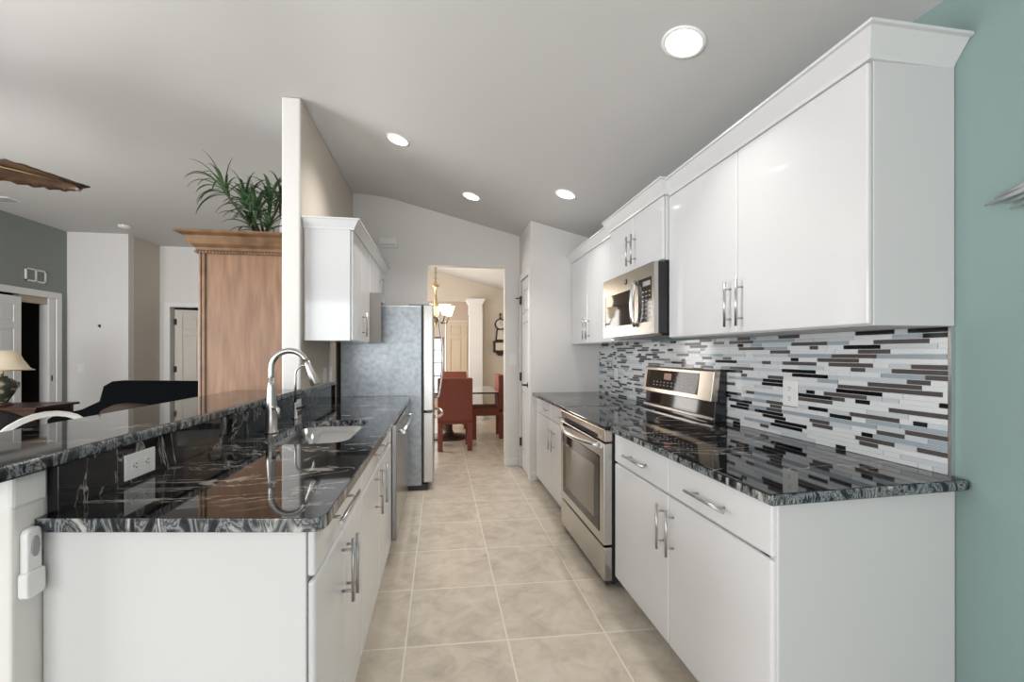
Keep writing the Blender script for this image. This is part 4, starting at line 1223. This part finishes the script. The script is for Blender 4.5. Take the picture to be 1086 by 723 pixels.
cd = thing('chandelier', 'bronze chandelier with lit bell shaped glass shades in the dining room', 'chandelier', (-0.072, 7.0, 1.75))
cx, cy = -0.072, 7.0
b = MB(); zt = ceil_z(cx)
b.lathe([(0.065, 0), (0.06, -0.02), (0.02, -0.04), (0, -0.04)], (cx, cy, zt))
z = zt - 0.04; k = 0
while z > 2.40:
    rr = 0.016
    b.tube([(cx + (rr * math.cos(a / 8 * 2 * math.pi) if k % 2 else 0), cy + (0 if k % 2 else rr * math.cos(a / 8 * 2 * math.pi)), z - 0.022 + 0.024 * math.sin(a / 8 * 2 * math.pi)) for a in range(9)], 0.004, 6, cap=False)
    z -= 0.036; k += 1
b.build('chain', 'bronze', cd)
b = MB(); b.lathe([(0, 0.64), (0.02, 0.64), (0.06, 0.60), (0.02, 0.57), (0.015, 0.45), (0.03, 0.30), (0.018, 0.2), (0.045, 0.10), (0.05, 0.06), (0.02, 0.02), (0.01, -0.02), (0, -0.03)], (cx, cy, 1.77)); b.build('column', 'brass', cd)
for i in range(5):
    a = R(20 + 72 * i); d = Vector((math.cos(a), math.sin(a), 0))
    c_ = Vector((cx, cy, 0))
    b = MB(); b.tube([c_ + d * 0.03 + Vector((0, 0, 1.84)), c_ + d * 0.10 + Vector((0, 0, 1.79)), c_ + d * 0.18 + Vector((0, 0, 1.80)), c_ + d * 0.225 + Vector((0, 0, 1.90))], 0.009, 8); arm = b.build('arm', 'bronze', cd)
    p = c_ + d * 0.225
    b = MB(); b.lathe([(0.025, 1.90), (0.045, 1.92), (0.06, 1.98), (0.085, 2.05), (0.09, 2.06), (0.082, 2.055), (0.055, 1.98), (0.04, 1.925), (0.0, 1.91)], (p.x, p.y, 0)); b.build('glass_shade', 'shade_glass', arm)
l = bpy.data.lights.new('chandelier_glow', 'POINT'); l.energy = 18; l.color = (1.0, 0.82, 0.6); l.shadow_soft_size = 0.2
o = bpy.data.objects.new('chandelier_glow', l); C.objects.link(o); o.parent = cd; o.location = (0, 0, 0.42)

co = thing('square_column', 'white square column with moulded capital in the dining room opening', 'column', (0.69, 8.9, 0)); co['kind'] = 'structure'
MB().box(0.56, 0.83, 8.80, 9.08, 0, 2.12).build('shaft', 'trim_white', co, bevel=0.004)
b = MB()
for i in range(6):
    s_ = [0.012, 0.012, 0.018, 0.03, 0.042, 0.045][i]; z = [2.10, 2.30, 2.31, 2.34, 2.36, 2.365][i]; z2 = [2.115, 2.31, 2.34, 2.36, 2.38, 2.40][i]
    b.box(0.56 - s_, 0.83 + s_, 8.80 - s_, 9.08 + s_, z, z2)
b.box(0.565, 0.825, 8.805, 9.075, 2.1, 2.32)
b.build('capital', 'trim_white', co)
MB().box(0.545, 0.845, 8.785, 9.09, 0, 0.14).build('plinth', 'trim_white', co, bevel=0.006)

ck = thing('banjo_clock', 'dark wood banjo wall clock beside the column', 'clock', (1.20, 8.95, 1.7))
kx = 1.20
def disc(b, x, z, r_, y0, y1, n=28):
    b.prism([(x + r_ * math.cos(2 * math.pi * k / n), z + r_ * math.sin(2 * math.pi * k / n)) for k in range(n)], y0, y1, 'y')
b = MB(); disc(b, kx, 1.905, 0.115, 8.87, 8.949)
b.prism([(kx - 0.075, 1.82), (kx + 0.075, 1.82), (kx + 0.105, 1.56), (kx - 0.105, 1.56)], 8.89, 8.949, 'y')
b.box(kx - 0.145, kx + 0.145, 8.86, 8.949, 1.34, 1.57)
b.prism([(kx - 0.10, 1.34), (kx + 0.10, 1.34), (kx + 0.04, 1.27), (kx - 0.04, 1.27)], 8.88, 8.949, 'y')
b.build('case', 'clock_wood', ck, bevel=0.006)
b = MB(); b.lathe([(0, 0.13), (0.012, 0.12), (0.022, 0.09), (0.01, 0.06), (0.018, 0.03), (0.02, 0)], (kx, 8.92, 2.01), 14); b.build('finial', 'clock_wood', ck)
b = MB(); disc(b, kx, 1.905, 0.088, 8.864, 8.871); dial = b.build('dial', 'clock_face', ck)
b = MB(); b.box(kx - 0.003, kx + 0.003, 8.861, 8.864, 1.905, 1.975); b.tube([(kx, 8.8625, 1.905), (kx + 0.045, 8.8625, 1.89)], 0.003, 6); b.build('hands', 'slot_dark', dial)
b = MB(); b.prism([(kx - 0.05, 1.79), (kx + 0.05, 1.79), (kx + 0.07, 1.60), (kx - 0.07, 1.60)], 8.886, 8.892, 'y'); b.build('throat_glass', 'clock_face', ck)
b = MB(); b.box(kx - 0.10, kx + 0.10, 8.856, 8.862, 1.38, 1.53); b.build('lower_glass', 'clock_face', ck)

# ------------------------------------------------------------------ metal wall art on the green wall
wa = thing('metal_wall_art', 'silver metal branch wall sculpture on the green wall at the right edge', 'wall art', (1.66, 0.95, 1.78))
b = MB()
def wa_stroke(p0, p1, p2, w_):
    b.tube([(1.655, *p0), (1.645, *p1), (1.655, *p2)], [w_ * 0.5, w_, w_ * 0.35], 8, flat=0.5)
wa_stroke((0.85, 1.80), (0.98, 1.795), (1.115, 1.775), 0.011)
wa_stroke((0.85, 1.815), (0.98, 1.812), (1.09, 1.79), 0.009)
wa_stroke((0.85, 1.785), (0.97, 1.78), (1.065, 1.765), 0.009)
wa_stroke((0.85, 1.765), (0.96, 1.762), (1.055, 1.745), 0.009)
wa_stroke((0.80, 1.83), (0.95, 1.84), (1.03, 1.805), 0.006)
for k in range(7):
    y = 0.99 - k * 0.06
    wa_stroke((y - 0.12, 1.79 + 0.02 * ((k % 3) - 1)), (y - 0.05, 1.80 + 0.03 * ((k % 2) - 0.5)), (y + 0.02, 1.775 + 0.025 * ((k * 2) % 3 - 1)), 0.007)
b.build('branches', 'silver_art', wa)
b = MB()
for y in (0.92, 0.75): b.cyl((1.655, y, 1.79), (1.68, y, 1.79), 0.006, 8)
b.build('stand_offs', 'silver_art', wa)
